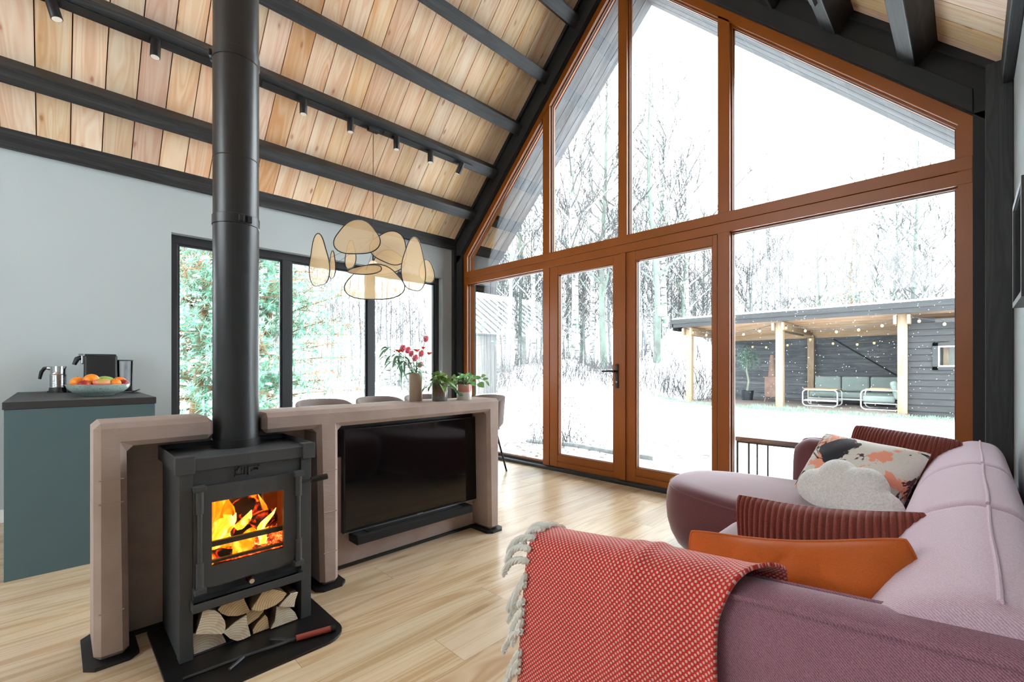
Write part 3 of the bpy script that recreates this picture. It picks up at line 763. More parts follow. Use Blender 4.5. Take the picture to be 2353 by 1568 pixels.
M['deck'] = wood('grey_deck_board', rgb(150, 138, 130, 0.40), rgb(120, 110, 104, 0.40), rgb(176, 166, 158, 0.40), grain=(1.0, 12, 12), rand=20, rough=0.7, knots=0, hue_var=0.5)
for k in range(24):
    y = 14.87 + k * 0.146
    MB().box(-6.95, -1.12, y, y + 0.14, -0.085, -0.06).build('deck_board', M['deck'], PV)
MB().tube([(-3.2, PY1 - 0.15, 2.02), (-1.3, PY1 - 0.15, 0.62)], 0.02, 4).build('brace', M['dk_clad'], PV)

# garden lounge
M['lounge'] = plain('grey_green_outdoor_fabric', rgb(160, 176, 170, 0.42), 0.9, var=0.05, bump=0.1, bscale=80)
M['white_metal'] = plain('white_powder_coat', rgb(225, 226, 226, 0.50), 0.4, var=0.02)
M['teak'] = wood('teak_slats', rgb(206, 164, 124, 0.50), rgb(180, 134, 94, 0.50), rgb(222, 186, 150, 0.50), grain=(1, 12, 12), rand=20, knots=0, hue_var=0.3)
DZ = -0.06
def rrect(x0, x1, z0, z1, y, r, n=4, axis='y'):
    pts = []
    for cx, cz, a0 in ((x1 - r, z1 - r, 0), (x0 + r, z1 - r, PI/2), (x0 + r, z0 + r, PI), (x1 - r, z0 + r, 1.5 * PI)):
        for k in range(n + 1):
            a = a0 + PI / 2 * k / n; p = (cx + r * math.cos(a), cz + r * math.sin(a))
            pts.append((p[0], y, p[1]) if axis == 'y' else (y, p[0], p[1]))
    pts.append(pts[0]); return pts
def cushion_box(x0, x1, y0, y1, z0, z1, name, m, par, r=0.05):
    return MB().box(x0, x1, y0, y1, z0, z1).build(name, m, par, bevel=r)
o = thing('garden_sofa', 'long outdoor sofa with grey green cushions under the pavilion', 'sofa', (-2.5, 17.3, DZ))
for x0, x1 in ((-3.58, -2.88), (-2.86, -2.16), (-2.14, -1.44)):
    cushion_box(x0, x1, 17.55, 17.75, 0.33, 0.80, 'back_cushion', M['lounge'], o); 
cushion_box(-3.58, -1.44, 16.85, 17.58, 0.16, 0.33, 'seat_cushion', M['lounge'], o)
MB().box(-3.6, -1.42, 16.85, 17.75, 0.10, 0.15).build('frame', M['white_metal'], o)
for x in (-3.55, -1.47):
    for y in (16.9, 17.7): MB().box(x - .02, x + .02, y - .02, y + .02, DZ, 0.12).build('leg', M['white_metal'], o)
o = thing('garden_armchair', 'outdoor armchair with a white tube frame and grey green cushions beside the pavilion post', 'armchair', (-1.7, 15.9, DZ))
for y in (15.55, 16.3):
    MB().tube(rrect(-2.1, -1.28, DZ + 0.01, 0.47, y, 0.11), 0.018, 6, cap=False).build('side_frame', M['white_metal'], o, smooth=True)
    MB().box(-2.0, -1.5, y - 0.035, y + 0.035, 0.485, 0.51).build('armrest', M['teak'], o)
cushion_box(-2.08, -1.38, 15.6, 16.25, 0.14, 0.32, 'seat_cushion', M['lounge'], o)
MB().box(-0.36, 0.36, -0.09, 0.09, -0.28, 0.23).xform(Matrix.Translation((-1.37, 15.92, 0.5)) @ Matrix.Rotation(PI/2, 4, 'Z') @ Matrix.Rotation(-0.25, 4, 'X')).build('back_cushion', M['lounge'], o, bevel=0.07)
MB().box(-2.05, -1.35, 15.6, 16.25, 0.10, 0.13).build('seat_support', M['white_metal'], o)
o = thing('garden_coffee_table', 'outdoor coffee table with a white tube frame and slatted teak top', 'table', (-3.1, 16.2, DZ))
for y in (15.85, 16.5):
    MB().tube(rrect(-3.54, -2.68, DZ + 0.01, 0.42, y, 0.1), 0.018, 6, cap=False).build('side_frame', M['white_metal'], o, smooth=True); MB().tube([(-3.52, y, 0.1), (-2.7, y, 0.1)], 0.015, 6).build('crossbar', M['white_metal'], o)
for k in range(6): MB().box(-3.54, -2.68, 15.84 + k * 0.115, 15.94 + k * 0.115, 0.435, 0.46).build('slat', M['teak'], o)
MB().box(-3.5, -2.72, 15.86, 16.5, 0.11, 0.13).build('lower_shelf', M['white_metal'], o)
# olive tree in a pot
ox, oy = at(1717, 16.1); o = thing('potted_olive_tree', 'small olive tree in a dark pot under the pavilion', 'potted tree', (ox, oy, DZ))
MB().lathe([(0.0, 0), (0.17, 0), (0.21, 0.34), (0.19, 0.34), (0.18, 0.30), (0, 0.30)], 16, (ox, oy, DZ)).build('pot', M['dark_frame'], o, smooth=True)
MB().tube([(ox, oy, 0.2), (ox + .05, oy, 0.6), (ox - .02, oy, 1.0), (ox, oy, 1.35)], [0.04, 0.035, 0.03, 0.02], 7).build('trunk', plain('olive_bark', rgb(170, 178, 160, 0.50), 0.9), o, smooth=True)
lv = MB(); R = random.Random(31)
for k in range(1500):
    d = Vector((R.gauss(0, 1), R.gauss(0, 1), R.gauss(0, 1.1))).normalized() * (R.random() ** 0.45) * 0.58
    c = Vector((ox, oy, 1.42)) + d * (0.75 + 0.4 * noise.noise(d * 2.2))
    w = Vector((R.gauss(0, 1), R.gauss(0, 1), R.gauss(0, 1))).normalized(); s = w.cross(Vector((0.2, 0.1, 1))).normalized()
    lv.add([c - s * 0.012, c + s * 0.012, c + w * 0.07], [(0, 1, 2)])
lv.build('foliage', plain('olive_leaves', rgb(150, 186, 164, 0.45), 0.7, var=0.3, vscale=4), o)
cx_, cy_ = at(1774, 15.2); o = thing('garden_chiminea', 'rusty outdoor stove with a tapered chimney behind the middle pavilion post', 'outdoor stove', (cx_, cy_, DZ))
M['rust'] = plain('rusty_steel', rgb(140, 112, 100, 0.50), 0.9, var=0.2)
MB().box(cx_ - .18, cx_ + .18, cy_ - .18, cy_ + .18, 0.10, 0.78).build('fire_box', M['rust'], o, bevel=0.02)
MB().lathe([(0.12, 0.78), (0.055, 1.5), (0.0, 1.5)], 12, (cx_, cy_, 0)).build('chimney', M['rust'], o, smooth=True)
for sx in (-1, 1):
    for sy in (-1, 1): MB().tube([(cx_ + sx * .14, cy_ + sy * .14, 0.12), (cx_ + sx * .18, cy_ + sy * .18, DZ)], 0.02, 5).build('leg', M['rust'], o)
# festoon lights
t = NT('warm_bulb'); t.p.inputs['Base Color'].default_value = rgb(255, 220, 150); t.p.inputs['Emission Color'].default_value = rgb(255, 200, 90); t.p.inputs['Emission Strength'].default_value = 0.3; M['bulb'] = no_nee(t.m)
def festoon(pts, n, lab):
    o = thing('festoon_lights', lab, 'string lights', pts[0]); path = []
    for a, b in zip(pts[:-1], pts[1:]):
        a, b = Vector(a), Vector(b)
        for k in range(12):
            s = k / 12; path.append(a.lerp(b, s) - Vector((0, 0, 0.26 * (a - b).length / 3 * 4 * s * (1 - s))))
    path.append(Vector(pts[-1]))
    MB().tube(path, 0.008, 5).build('cable', M['dark_frame'], o)
    for k in range(n):
        p = path[int((k + 0.5) / n * (len(path) - 1))]
        b = MB().ball((p.x, p.y, p.z - 0.075), 0.032, 8, 6, (1, 1, 1.2)).build('bulb', M['bulb'], o, smooth=True)
        MB().tube([p, p - Vector((0, 0, 0.05))], 0.018, 6).build('socket', M['dark_frame'], b)
festoon([(-6.7, 14.9, 2.38), (-4.0, 14.95, 2.38), (-1.1, 14.95, 2.36), (1.6, 14.9, 2.36)], 15, 'festoon of warm bulbs along the front edge of the pavilion')
festoon([(-6.5, 18.0, 2.12), (-3.8, 18.0, 2.10), (-1.25, 18.0, 2.12), (-1.2, 15.2, 2.3)], 13, 'festoon of warm bulbs along the back wall of the pavilion')
# grass edge along the deck
gr = MB(); R = random.Random(44)
for k in range(2600):
    x = R.uniform(-7.6, 2.5); y = 14.62 + R.gauss(0, 0.12) - (0.25 if -4.4 < x < -3.4 else 0); h = R.uniform(0.03, 0.13) * (1.6 if -4.6 < x < -3.2 else 1)
    p = Vector((x, y, gz(x, y) - 0.01)); e = p + Vector((R.uniform(-.07, .07), R.uniform(-.07, .07), h))
    gr.add([p - Vector((0.012, 0, 0)), p + Vector((0.012, 0, 0)), e], [(0, 1, 2)])
o = gr.build('grass_edge', plain('winter_grass', rgb(150, 186, 160, 0.40), 0.9)); tag(o, 'strip of green grass showing along the pavilion deck', 'grass', None, 'stuff')

# bench outside the glazing
o = thing('garden_bench', 'slim wooden bench on thin black metal legs just outside the glazing', 'bench', (-0.8, 4.2, GZ))
M['bench_wood'] = wood('weathered_bench_wood', rgb(128, 112, 104, 1.0), rgb(96, 82, 76, 1.0), rgb(160, 148, 140, 1.0), grain=(1.2, 14, 14), rand=10, knots=0.2, hue_var=0.2)
for k in range(3): MB().box(-1.42, 0.0, 4.12 + k * 0.105, 4.222 + k * 0.105, 0.455, 0.492).build('bench_slat', M['bench_wood'], o, bevel=0.003)
for x in (-1.405, -0.02):
    for y in (4.135, 4.42): MB().box(x - .008, x + .008, y - .008, y + .008, GZ - 0.02, 0.455).build('leg', M['sill'], o)
for x in (-1.25, -1.17, -0.2): MB().box(x - .006, x + .006, 4.13, 4.142, GZ - 0.02, 0.455).build('leg', M['sill'], o)
for y in (4.135, 4.42): MB().box(-1.41, -0.02, y - .008, y + .008, 0.44, 0.455).build('rail', M['sill'], o)

# neighbouring cabin (seen mirrored in the gable glass)
o = thing('garden_cabin', 'grey timber cabin with a standing seam roof mirrored in the left lower pane', 'cabin', (-17, -9, GZ))
M['cabin'] = wood('grey_cabin_boards', rgb(150, 146, 140, 0.60), rgb(118, 114, 108, 0.60), rgb(176, 172, 166, 0.60), grain=(14, 14, 1.2), rand=20, knots=0.2, hue_var=0.7)
for k in range(56):
    y = -16 + k * 0.25; MB().box(-16.06, -16.0 - 0.01 * (k % 2), y, y + 0.24, GZ - 0.2, 2.6).build('wall_board', M['cabin'], o)
MB().box(-22, -16.06, -16, -2, GZ - 0.2, 2.6).build('wall_core', M['cabin'], o)
MB().prism([(-15.7, 2.55), (-19.0, 4.75), (-19.0, 4.85), (-15.7, 2.65)], 'y', -16.3, -1.7).build('roof', M['snow'], o)
MB().prism([(-22.3, 2.55), (-19.0, 4.75), (-19.0, 4.85), (-22.3, 2.65)], 'y', -16.3, -1.7).build('roof', M['snow'], o)
for k in range(29):
    y = -16.2 + k * 0.5; MB().prism([(-15.69, 2.655), (-19.0, 4.86), (-19.0, 4.92), (-15.69, 2.715)], 'y', y, y + 0.05).build('roof_seam', M['dark_frame'], o)
MB().tube([(-15.66, -16.3, 2.58), (-15.66, -1.7, 2.58)], 0.06, 8).build('gutter', M['dark_frame'], o)

# falling snow: loose flakes in the air of the garden
sf_ = MB(); R = random.Random(88)
for k in range(1500):
    t = R.uniform(6.5, 13.5); x, y = at(R.uniform(1090, 2205), t); sf_.ball((x, y, R.uniform(-.1, 3.6)), R.uniform(.0025, .005), 4, 3)
o = sf_.build('falling_snow', M['snow']); tag(o, 'fine snowflakes falling in front of the pavilion', 'snowfall', None, 'stuff')
# ================================================================== CONSOLE, STOVE, TV
t = NT('clay_console'); co = t.coords()
c = t.ramp(t.noise(co, 5, 4), [(0.3, rgb(156, 136, 128)), (0.7, rgb(172, 154, 146))])
t.bump(t.noise(t.coords(scale=(1, 1, 5)), 30, 4), 0.25, 0.004); M['clay'] = t.set(0.85, col=c)
M['black_base'] = plain('black_base_plate', rgb(14, 14, 15), 0.5)
CO = thing('media_console', 'sculpted taupe clay console holding the stove niche and the television', 'console', (-2.34, 1.1, 0))
FX, BX = -2.22, -2.47
MB().prism([(.10, .012), (.20, .012), (.192, .785), (.470, .785), (.470, .875), (.10, .875)], 'x', BX, FX).build('stove_surround', M['clay'], CO, bevel=0.020).modifiers[0].segments = 1
MB().prism([(.655, .875), (.655, .785), (.898, .785), (.915, .012), (1.005, .012), (1.003, .785), (2.0, .79), (2.015, .012), (2.105, .012), (2.11, .875)], 'x', BX, FX).build('television_surround', M['clay'], CO, bevel=0.020).modifiers[0].segments = 1
MB().box(BX + 0.002, -2.392, .12, .95, 0.012, .80).build('stove_back_panel', M['clay'], CO)
MB().box(BX + 0.002, -2.392, .95, 2.06, 0.012, .80).build('television_back_panel', M['clay'], CO)
MB().box(-2.405, -2.386, .95, 2.05, .60, .79).build('dark_lining', M['black_base'], CO)
for y0, y1, zs in ((.112, .185, (.669, .583, .185)), (.925, .992, (.575, .372, .174)), (2.03, 2.09, (.55, .30))):
    for z in zs: MB().box(FX - 0.004, FX + 0.0022, y0, y1, z - 0.0025, z + 0.0025).build('seam_ridge', M['clay'], CO, bevel=0.0015)
for z in (.70, .62, .47, .34, .21, .10): MB().box(-2.395, -2.3905, .21, .90, z - 0.002, z + 0.002).build('seam_ridge', M['clay'], CO)
def octo(y0, y1, x0, x1, c): return [(x0 + c, y0), (x1 - c, y0), (x1, y0 + c), (x1, y1 - c), (x1 - c, y1), (x0 + c, y1), (x0, y1 - c), (x0, y0 + c)]
for y0, y1 in ((.072, .228), (.885, 1.035), (1.985, 2.125)): MB().prism(octo(y0, y1, BX - .02, FX + .03, 0.03), 'z', 0, 0.014).build('base_plate', M['black_base'], CO)
MB().box(-2.392, -2.378, .2, 2.02, 0, 0.016).build('base_strip', M['black_base'], CO)

TV = thing('television', 'flat black television set into the console niche', 'television', (-2.37, 1.56, .195))
t = NT('dark_screen'); M['screen'] = t.set(0.07, 0, 0.5, col=(0.004, 0.004, 0.005, 1))
M['black_plastic'] = plain('black_plastic', rgb(18, 18, 19), 0.45)
MB().box(-2.387, -2.352, 1.088, 2.036, .192, .750).build('casing', M['black_plastic'], TV, bevel=0.003)
MB().box(-2.3522, -2.3505, 1.096, 2.028, .204, .743).build('screen', M['screen'], TV)
MB().box(-2.356, -2.349, 1.09, 2.034, .192, .196).build('silver_edge', plain('silver_edge', rgb(190, 190, 190), 0.3, 1.0), TV)
MB().box(-2.3500, -2.3492, 1.545, 1.585, .197, .201).build('maker_badge', plain('badge_silver', rgb(170, 170, 170), 0.3, 1.0), TV)
SB = thing('soundbar', 'long black soundbar mounted under the television', 'soundbar', (-2.33, 1.53, .14))
MB().box(-2.387, -2.285, 1.13, 1.925, .138, .188).build('speaker_body', plain('black_speaker_fabric', rgb(16, 16, 17), 0.9, bump=0.3, bscale=400, bdist=0.001), SB, bevel=0.006)
MB().box(-2.38, -2.30, 1.2, 1.85, .188, .1915).build('top_plate', M['black_plastic'], SB, bevel=0.001)

# hearth plate
HP = []
for cx, cy, a0 in ((-1.765 - .10, .845 - .10, 0), (-2.36 + .01, .845 - .01, PI/2), (-2.36 + .01, .265 + .01, PI), (-1.765 - .10, .265 + .10, 1.5 * PI)):
    r = 0.10 if cx > -2 else 0.01
    for k in range(9):
        a = a0 + PI / 2 * k / 8; HP.append((cx + r * math.cos(a), cy + r * math.sin(a)))
o = MB().prism(HP, 'z', 0.0, 0.010).build('hearth_plate', plain('black_steel_plate', rgb(16, 16, 17), 0.38), None, bevel=0.002); tag(o, 'black steel hearth plate with rounded corners under the stove', 'hearth plate')

# wood stove
t = NT('charcoal_stove_paint'); t.bump(t.noise(t.coords(), 500, 2), 0.12, 0.001); M['stove'] = t.set(0.5, 0.0, 0.5, col=rgb(64, 67, 70))
M['stove_in'] = plain('firebox_lining', rgb(120, 92, 70), 0.9, var=0.25, vscale=14)
ST = thing('wood_stove', 'charcoal wood burning stove with a lit fire behind its glass door', 'stove', (-2.19, .55, .010))
S = M['stove']; SX = -2.01
def sbox(n, x0, x1, y0, y1, z0, z1, par=None, bev=0.002, m=None): return MB().box(x0, x1, y0, y1, z0, z1).build(n, m or S, par or ST, bevel=bev)
for y0, y1 in ((.318, .360), (.742, .784)):
    sbox('front_pillar', SX - .05, SX, y0, y1, .010, .70)
sbox('side_panel', -2.375, SX - .05, .320, .334, .010, .70); sbox('side_panel', -2.375, SX - .05, .768, .782, .010, .70)
sbox('back_panel', -2.380, -2.366, .320, .782, .010, .70)
sbox('log_bay_floor', -2.366, SX - .02, .36, .742, .010, .014)
sbox('firebox_floor', -2.366, SX - .012, .334, .768, .208, .232)
sbox('upper_front_plate', SX - .03, SX - .008, .360, .742, .600, .700)
sbox('firebox_roof', -2.366, SX - .03, .334, .768, .66, .70)
sbox('lower_front_plate', SX - .03, SX - .010, .360, .742, .225, .262)
# top tray
sbox('top_plate', -2.376, SX + .005, .318, .784, .700, .738)
sbox('tray_front', SX - .012, SX + .010, .362, .745, .700, .745)
for y0, y1 in ((.304, .363), (.744, .795)): sbox('tray_corner', SX - .03, SX + .018, y0, y1, .693, .757)
for y0, y1 in ((.304, .309), (.790, .795)): sbox('tray_side', -2.376, SX - .03, y0, y1, .700, .757)
sbox('tray_back', -2.381, -2.376, .304, .795, .70, .757)
MB().lathe([(0.0, .738), (.094, .738), (.094, .772), (.0, .772)], 40, (-2.285, .567, 0)).build('flue_collar', M['black_plastic'], ST, smooth=True)
# door
DR = MB(); xd0, xd1 = SX - .006, SX + .012
for a in ((.3605, .416, .262, .640), (.669, .7415, .262, .640), (.416, .669, .577, .640), (.416, .669, .262, .337)): DR.box(xd0, xd1, *a)
DR = DR.build('stove_door', S, ST)
MB().box(SX - .001, SX + .003, .414, .671, .335, .579).build('door_glass', glass_mat('stove_glass', 1.35, (0.95, 0.93, 0.9, 1)), DR)
for y in (.376, .724):
    h = MB().tube([(SX + .022, y, .262), (SX + .022, y, .640)], 0.0075, 12).build('hinge_rod', S, ST, smooth=True)
    for z0, z1 in ((.300, .365), (.545, .625)): MB().tube([(SX + .022, y, z0), (SX + .022, y, z1)], 0.0125, 16).build('hinge_sleeve', S, h, smooth=True)
    MB().box(SX - .005, SX + .037, y - .019, y + .019, .625, .646).build('hinge_bracket', S, h, bevel=0.003)
    MB().box(SX - .005, SX + .037, y - .019, y + .019, .252, .274).build('hinge_bracket', S, h, bevel=0.003)
    MB().tube([(SX + .022, y, .274), (SX + .022, y, .300)], 0.0125, 16).build('hinge_sleeve', S, h, smooth=True)
hn = MB().tube([(SX + .024, .735, .598), (SX + .03, .775, .602)], 0.005, 10).build('door_handle', S, ST, smooth=True)
MB().tube([(SX + .03, .772, .602), (SX + .036, .838, .608)], 0.0125, 14).build('handle_grip', M['black_plastic'], hn, smooth=True)
sbox('ash_tray', SX - .012, SX + .048, .352, .736, .196, .200)
sbox('ash_tray_lip', SX + .044, SX + .048, .352, .736, .196, .228); sbox('ash_tray_end', SX - .012, SX + .048, .350, .354, .196, .228); sbox('ash_tray_end', SX - .012, SX + .048, .734, .738, .196, .228)
kn = MB().tube([(SX - .01, .545, .247), (SX + .03, .545, .247)], 0.0125, 18).build('air_knob', M['black_plastic'], ST, smooth=True)
MB().tube([(SX + .029, .545, .247), (SX + .033, .545, .247)], [0.0105, 0.009], 18).build('knob_cap', plain('knob_chrome', rgb(210, 210, 210), 0.25, 1.0), kn, smooth=True)
# raised maker's emblem: flame with three tongues, then two angular letters
EM = MB(); ex = SX - .008
def ebox(y0, y1, z0, z1): EM.box(ex - .002, ex + .009, y0, y1, z0, z1)
EM.prism([(.503, .650), (.509, .645), (.515, .650), (.516, .660), (.511, .673), (.505, .664), (.502, .657)], 'x', ex - .002, ex + .009)
EM.prism([(.500, .647), (.496, .655), (.497, .664), (.502, .655)], 'x', ex - .002, ex + .009); EM.prism([(.518, .647), (.523, .655), (.521, .664), (.517, .655)], 'x', ex - .002, ex + .009)
ebox(.494, .534, .636, .640); ebox(.530, .534, .640, .668); ebox(.541, .545, .636, .668); ebox(.541, .580, .664, .668); ebox(.576, .580, .648, .668); ebox(.552, .580, .648, .652)
EM.v = [(a, b, c + .021) for a, b, c in EM.v]
EM.build('raised_emblem', S, ST)
# firebox: lining, grate bars, glowing bed, burning logs, flames
fb = MB(); fb.box(-2.364, -2.355, .336, .766, .232, .66); fb.box(-2.36, SX - .04, .336, .344, .232, .66); fb.box(-2.36, SX - .04, .758, .766, .232, .66); fb.build('firebox_lining', M['stove_in'], ST)
for x, z0, z1 in ((SX - .045, .392, .412), (SX - .018, .340, .350)): MB().box(x - .01, x + .004, .36, .742, z0, z1).build('grate_bar', plain('grate_steel', rgb(96, 104, 92), 0.6), ST)
t = NT('ember_glow'); n1 = t.noise(t.coords(), 38, 4, 0.65, 1.2)
c = t.ramp(n1, [(0.38, rgb(70, 62, 58)), (0.48, rgb(200, 40, 14)), (0.58, rgb(255, 92, 30)), (0.70, rgb(255, 190, 120))])
t.link(c, t.p.inputs['Emission Color']); s = t.ramp(n1, [(0.40, 0.0), (0.55, 1.0)]); t.link(t.math('MULTIPLY', s, 0.24), t.p.inputs['Emission Strength']); M['ember'] = no_nee(t.set(0.9, col=rgb(88, 80, 76)))
def emb(u, v):
    x = -2.35 + .30 * u; y = .345 + .41 * v
    return (x, y, .30 + .035 * noise.noise((x * 30, y * 30, 0)) + .03 * (1 - u) + .02 * noise.noise((x * 70, y * 70, 5)))
MB().grid(emb, 40, 60).build('ember_bed', M['ember'], ST, smooth=True, angle=180)
t = NT('charred_log'); n1 = t.noise(t.coords(), 22, 4, 0.6, 0.8)
c = t.ramp(n1, [(0.52, rgb(30, 16, 12)), (0.60, rgb(200, 40, 10)), (0.72, rgb(255, 110, 40))]); t.link(c, t.p.inputs['Emission Color']); t.link(t.math('MULTIPLY', t.ramp(n1, [(0.5, 0.0), (0.7, 1.0)]), 0.22), t.p.inputs['Emission Strength']); M['char'] = no_nee(t.set(0.9, col=rgb(20, 16, 15)))
for a, b, r in (((-2.20, .38, .36), (-2.14, .60, .40), .045), ((-2.28, .43, .42), (-2.19, .64, .50), .055), ((-2.12, .50, .40), (-2.16, .68, .43), .035), ((-2.10, .39, .335), (-2.08, .50, .34), .03)):
    a, b = Vector(a), Vector(b); MB().tube([a.lerp(b, k / 4) + Vector((0, 0, .004 * (k % 2))) for k in range(5)], [r * (1 + .12 * math.sin(3 * k)) for k in range(5)], 9).build('burning_log', M['char'], ST, smooth=True)
def flame_mat(name, c0, c1, c2, s):
    t = NT(name); t.n.remove(t.p)
    co = t.coords(scale=(9, 9, 4)); n1 = t.noise(co, 1.6, 3, 0.55, 1.5)
    em = t.node('ShaderNodeEmission'); em.inputs['Strength'].default_value = s
    t.link(t.ramp(n1, [(0.3, c0), (0.5, c1), (0.68, c2)]), em.inputs['Color'])
    tr = t.node('ShaderNodeBsdfTransparent'); mx = t.node('ShaderNodeMixShader')
    t.link(t.ramp(n1, [(0.28, 0.1), (0.42, 0.9)]), mx.inputs[0]); t.link(tr.outputs[0], mx.inputs[1]); t.link(em.outputs[0], mx.inputs[2]); t.link(mx.outputs[0], t.out.inputs['Surface']); return no_nee(t.m)
FM = [flame_mat('flame_orange', rgb(200, 60, 5), rgb(255, 128, 10), rgb(255, 190, 60), 0.20), flame_mat('flame_yellow', rgb(255, 120, 10), rgb(255, 170, 40), rgb(255, 226, 150), 0.24)]
R = random.Random(77)
tongues = [(-2.13, .40, .33, .26, .038), (-2.20, .42, .36, .26, .050), (-2.27, .47, .40, .22, .055), (-2.10, .46, .33, .16, .034), (-2.30, .55, .45, .17, .055), (-2.12, .53, .34, .14, .036), (-2.08, .50, .335, .12, .030), (-2.22, .60, .42, .20, .035), (-2.16, .64, .36, .23, .024), (-2.10, .62, .34, .14, .02), (-2.30, .42, .40, .24, .05), (-2.33, .62, .50, .13, .04), (-2.07, .42, .32, .14, .026), (-2.18, .50, .55, .08, .05), (-2.20, .42, .54, .09, .05),
    (-2.25, .42, .32, .30, .055), (-2.18, .46, .34, .24, .06), (-2.30, .44, .36, .27, .07), (-2.12, .42, .44, .18, .045), (-2.15, .41, .50, .13, .045), (-2.25, .52, .56, .09, .06), (-2.28, .60, .55, .09, .05), (-2.10, .56, .33, .10, .04), (-2.09, .47, .40, .10, .045), (-2.30, .50, .36, .28, .05)]
for k, (x, y, z, h, r) in enumerate(tongues):
    pts = []; rr = []; p1, p2 = R.uniform(0, 6), R.uniform(0, 6); lean = R.uniform(-.25, .45)
    for i in range(9):
        s = i / 8
        pts.append((x + .02 * math.sin(6 * s + p1) * s, min(.74 - r, max(.352 + r, y + .035 * math.sin(5 * s + p2) * s + lean * h * s * 0.5)), min(.645, z + h * s)))
        rr.append(max(0.0015, r * (0.55 + 1.1 * s) * (1 - s) ** 0.8 * 1.25))
    MB().tube(pts, rr, 12, flat=0.55).build('flame', FM[k % 2], ST, smooth=True, angle=180)

# stove pipe
SP = thing('stove_pipe', 'tall matt black stove pipe rising from the stove to the ridge', 'pipe', (-2.285, .567, .772))
t = NT('matt_black_pipe'); M['pipe'] = t.set(0.34, 0.0, 0.5, col=rgb(36, 38, 41))
pz = [.772, 1.70, 1.985, 2.41, 5.0]
for i in range(4): MB().lathe([(.0, pz[i]), (.0885 - .0006 * (i % 2), pz[i]), (.0885 - .0006 * (i % 2), pz[i+1]), (0, pz[i+1])], 48, (-2.285, .567, 0)).build('pipe_section', M['pipe'], SP, smooth=True)
for z0, z1, ang in ((1.695, 1.738, 0.12), (2.41, 2.452, -1.95)):
    b = MB().lathe([(.0885, z0), (.0915, z0 + .002), (.0915, z1 - .002), (.0885, z1)], 48, (-2.285, .567, 0)).build('locking_band', M['pipe'], SP, smooth=True)
    d = Vector((math.cos(ang), math.sin(ang), 0)); tn = Vector((-d.y, d.x, 0)); c = Vector((-2.285, .567, (z0 + z1) / 2)) + d * .094
    for sgn in (-1, 1):
        cc = c + tn * .016 * sgn
        MB().hexa([tuple(cc + tn * a * .010 + d * b_ * .006 + Vector((0, 0, cz * .014))) for cz in (-1, 1) for a, b_ in ((-1, -1), (1, -1), (1, 1), (-1, 1))]).build('clasp', M['black_plastic'], b, bevel=0.002)
MB().lathe([(.0885, 1.984), (.0895, 1.985), (.0885, 1.988)], 48, (-2.285, .567, 0)).build('pipe_seam', M['pipe'], SP, smooth=True)

# firewood in the log bay
LOGS = [((0.367, 0.103), (0.377, 0.135), (0.389, 0.179), (0.402, 0.180), (0.425, 0.170), (0.445, 0.146), (0.458, 0.118), (0.461, 0.097), (0.458, 0.075), (0.449, 0.071), (0.408, 0.089)),
((0.363, 0.092), (0.377, 0.093), (0.408, 0.086), (0.443, 0.069), (0.460, 0.047), (0.469, 0.022), (0.470, 0.016), (0.415, 0.015), (0.367, 0.015)),
((0.440, 0.158), (0.460, 0.173), (0.482, 0.178), (0.526, 0.183), (0.533, 0.157), (0.551, 0.111), (0.533, 0.107), (0.507, 0.108), (0.473, 0.121), (0.451, 0.140)),
((0.455, 0.070), (0.473, 0.079), (0.500, 0.094), (0.535, 0.104), (0.538, 0.074), (0.544, 0.045), (0.550, 0.018), (0.526, 0.015), (0.503, 0.017), (0.478, 0.037)),
((0.549, 0.127), (0.570, 0.154), (0.590, 0.183), (0.624, 0.181), (0.657, 0.162), (0.681, 0.143), (0.665, 0.125), (0.640, 0.112), (0.605, 0.108), (0.573, 0.111)),
((0.541, 0.106), (0.561, 0.107), (0.607, 0.104), (0.603, 0.084), (0.585, 0.068), (0.556, 0.056), (0.545, 0.052), (0.543, 0.078)),
((0.563, 0.015), (0.561, 0.031), (0.578, 0.053), (0.607, 0.073), (0.615, 0.061), (0.621, 0.015), (0.595, 0.015)),
((0.624, 0.015), (0.640, 0.042), (0.647, 0.097), (0.670, 0.089), (0.697, 0.075), (0.718, 0.047), (0.729, 0.018), (0.729, 0.015), (0.691, 0.015), (0.660, 0.015)),
((0.652, 0.101), (0.681, 0.125), (0.697, 0.136), (0.726, 0.133), (0.715, 0.103), (0.711, 0.077), (0.681, 0.088))]
LLAB = ['split log standing second from the bottom at the left of the log bay', 'lowest split log at the left of the log bay', 'amber stained split log at the top middle of the log bay', 'ringed split log at the centre bottom of the log bay', 'large wedge shaped split log at the top right of the log bay', 'small wedge of firewood squeezed in the middle of the log bay', 'small slanted wedge of firewood at the bottom middle of the log bay', 'rounded pale split log at the bottom right of the log bay', 'bark covered split log at the top right corner of the log bay']
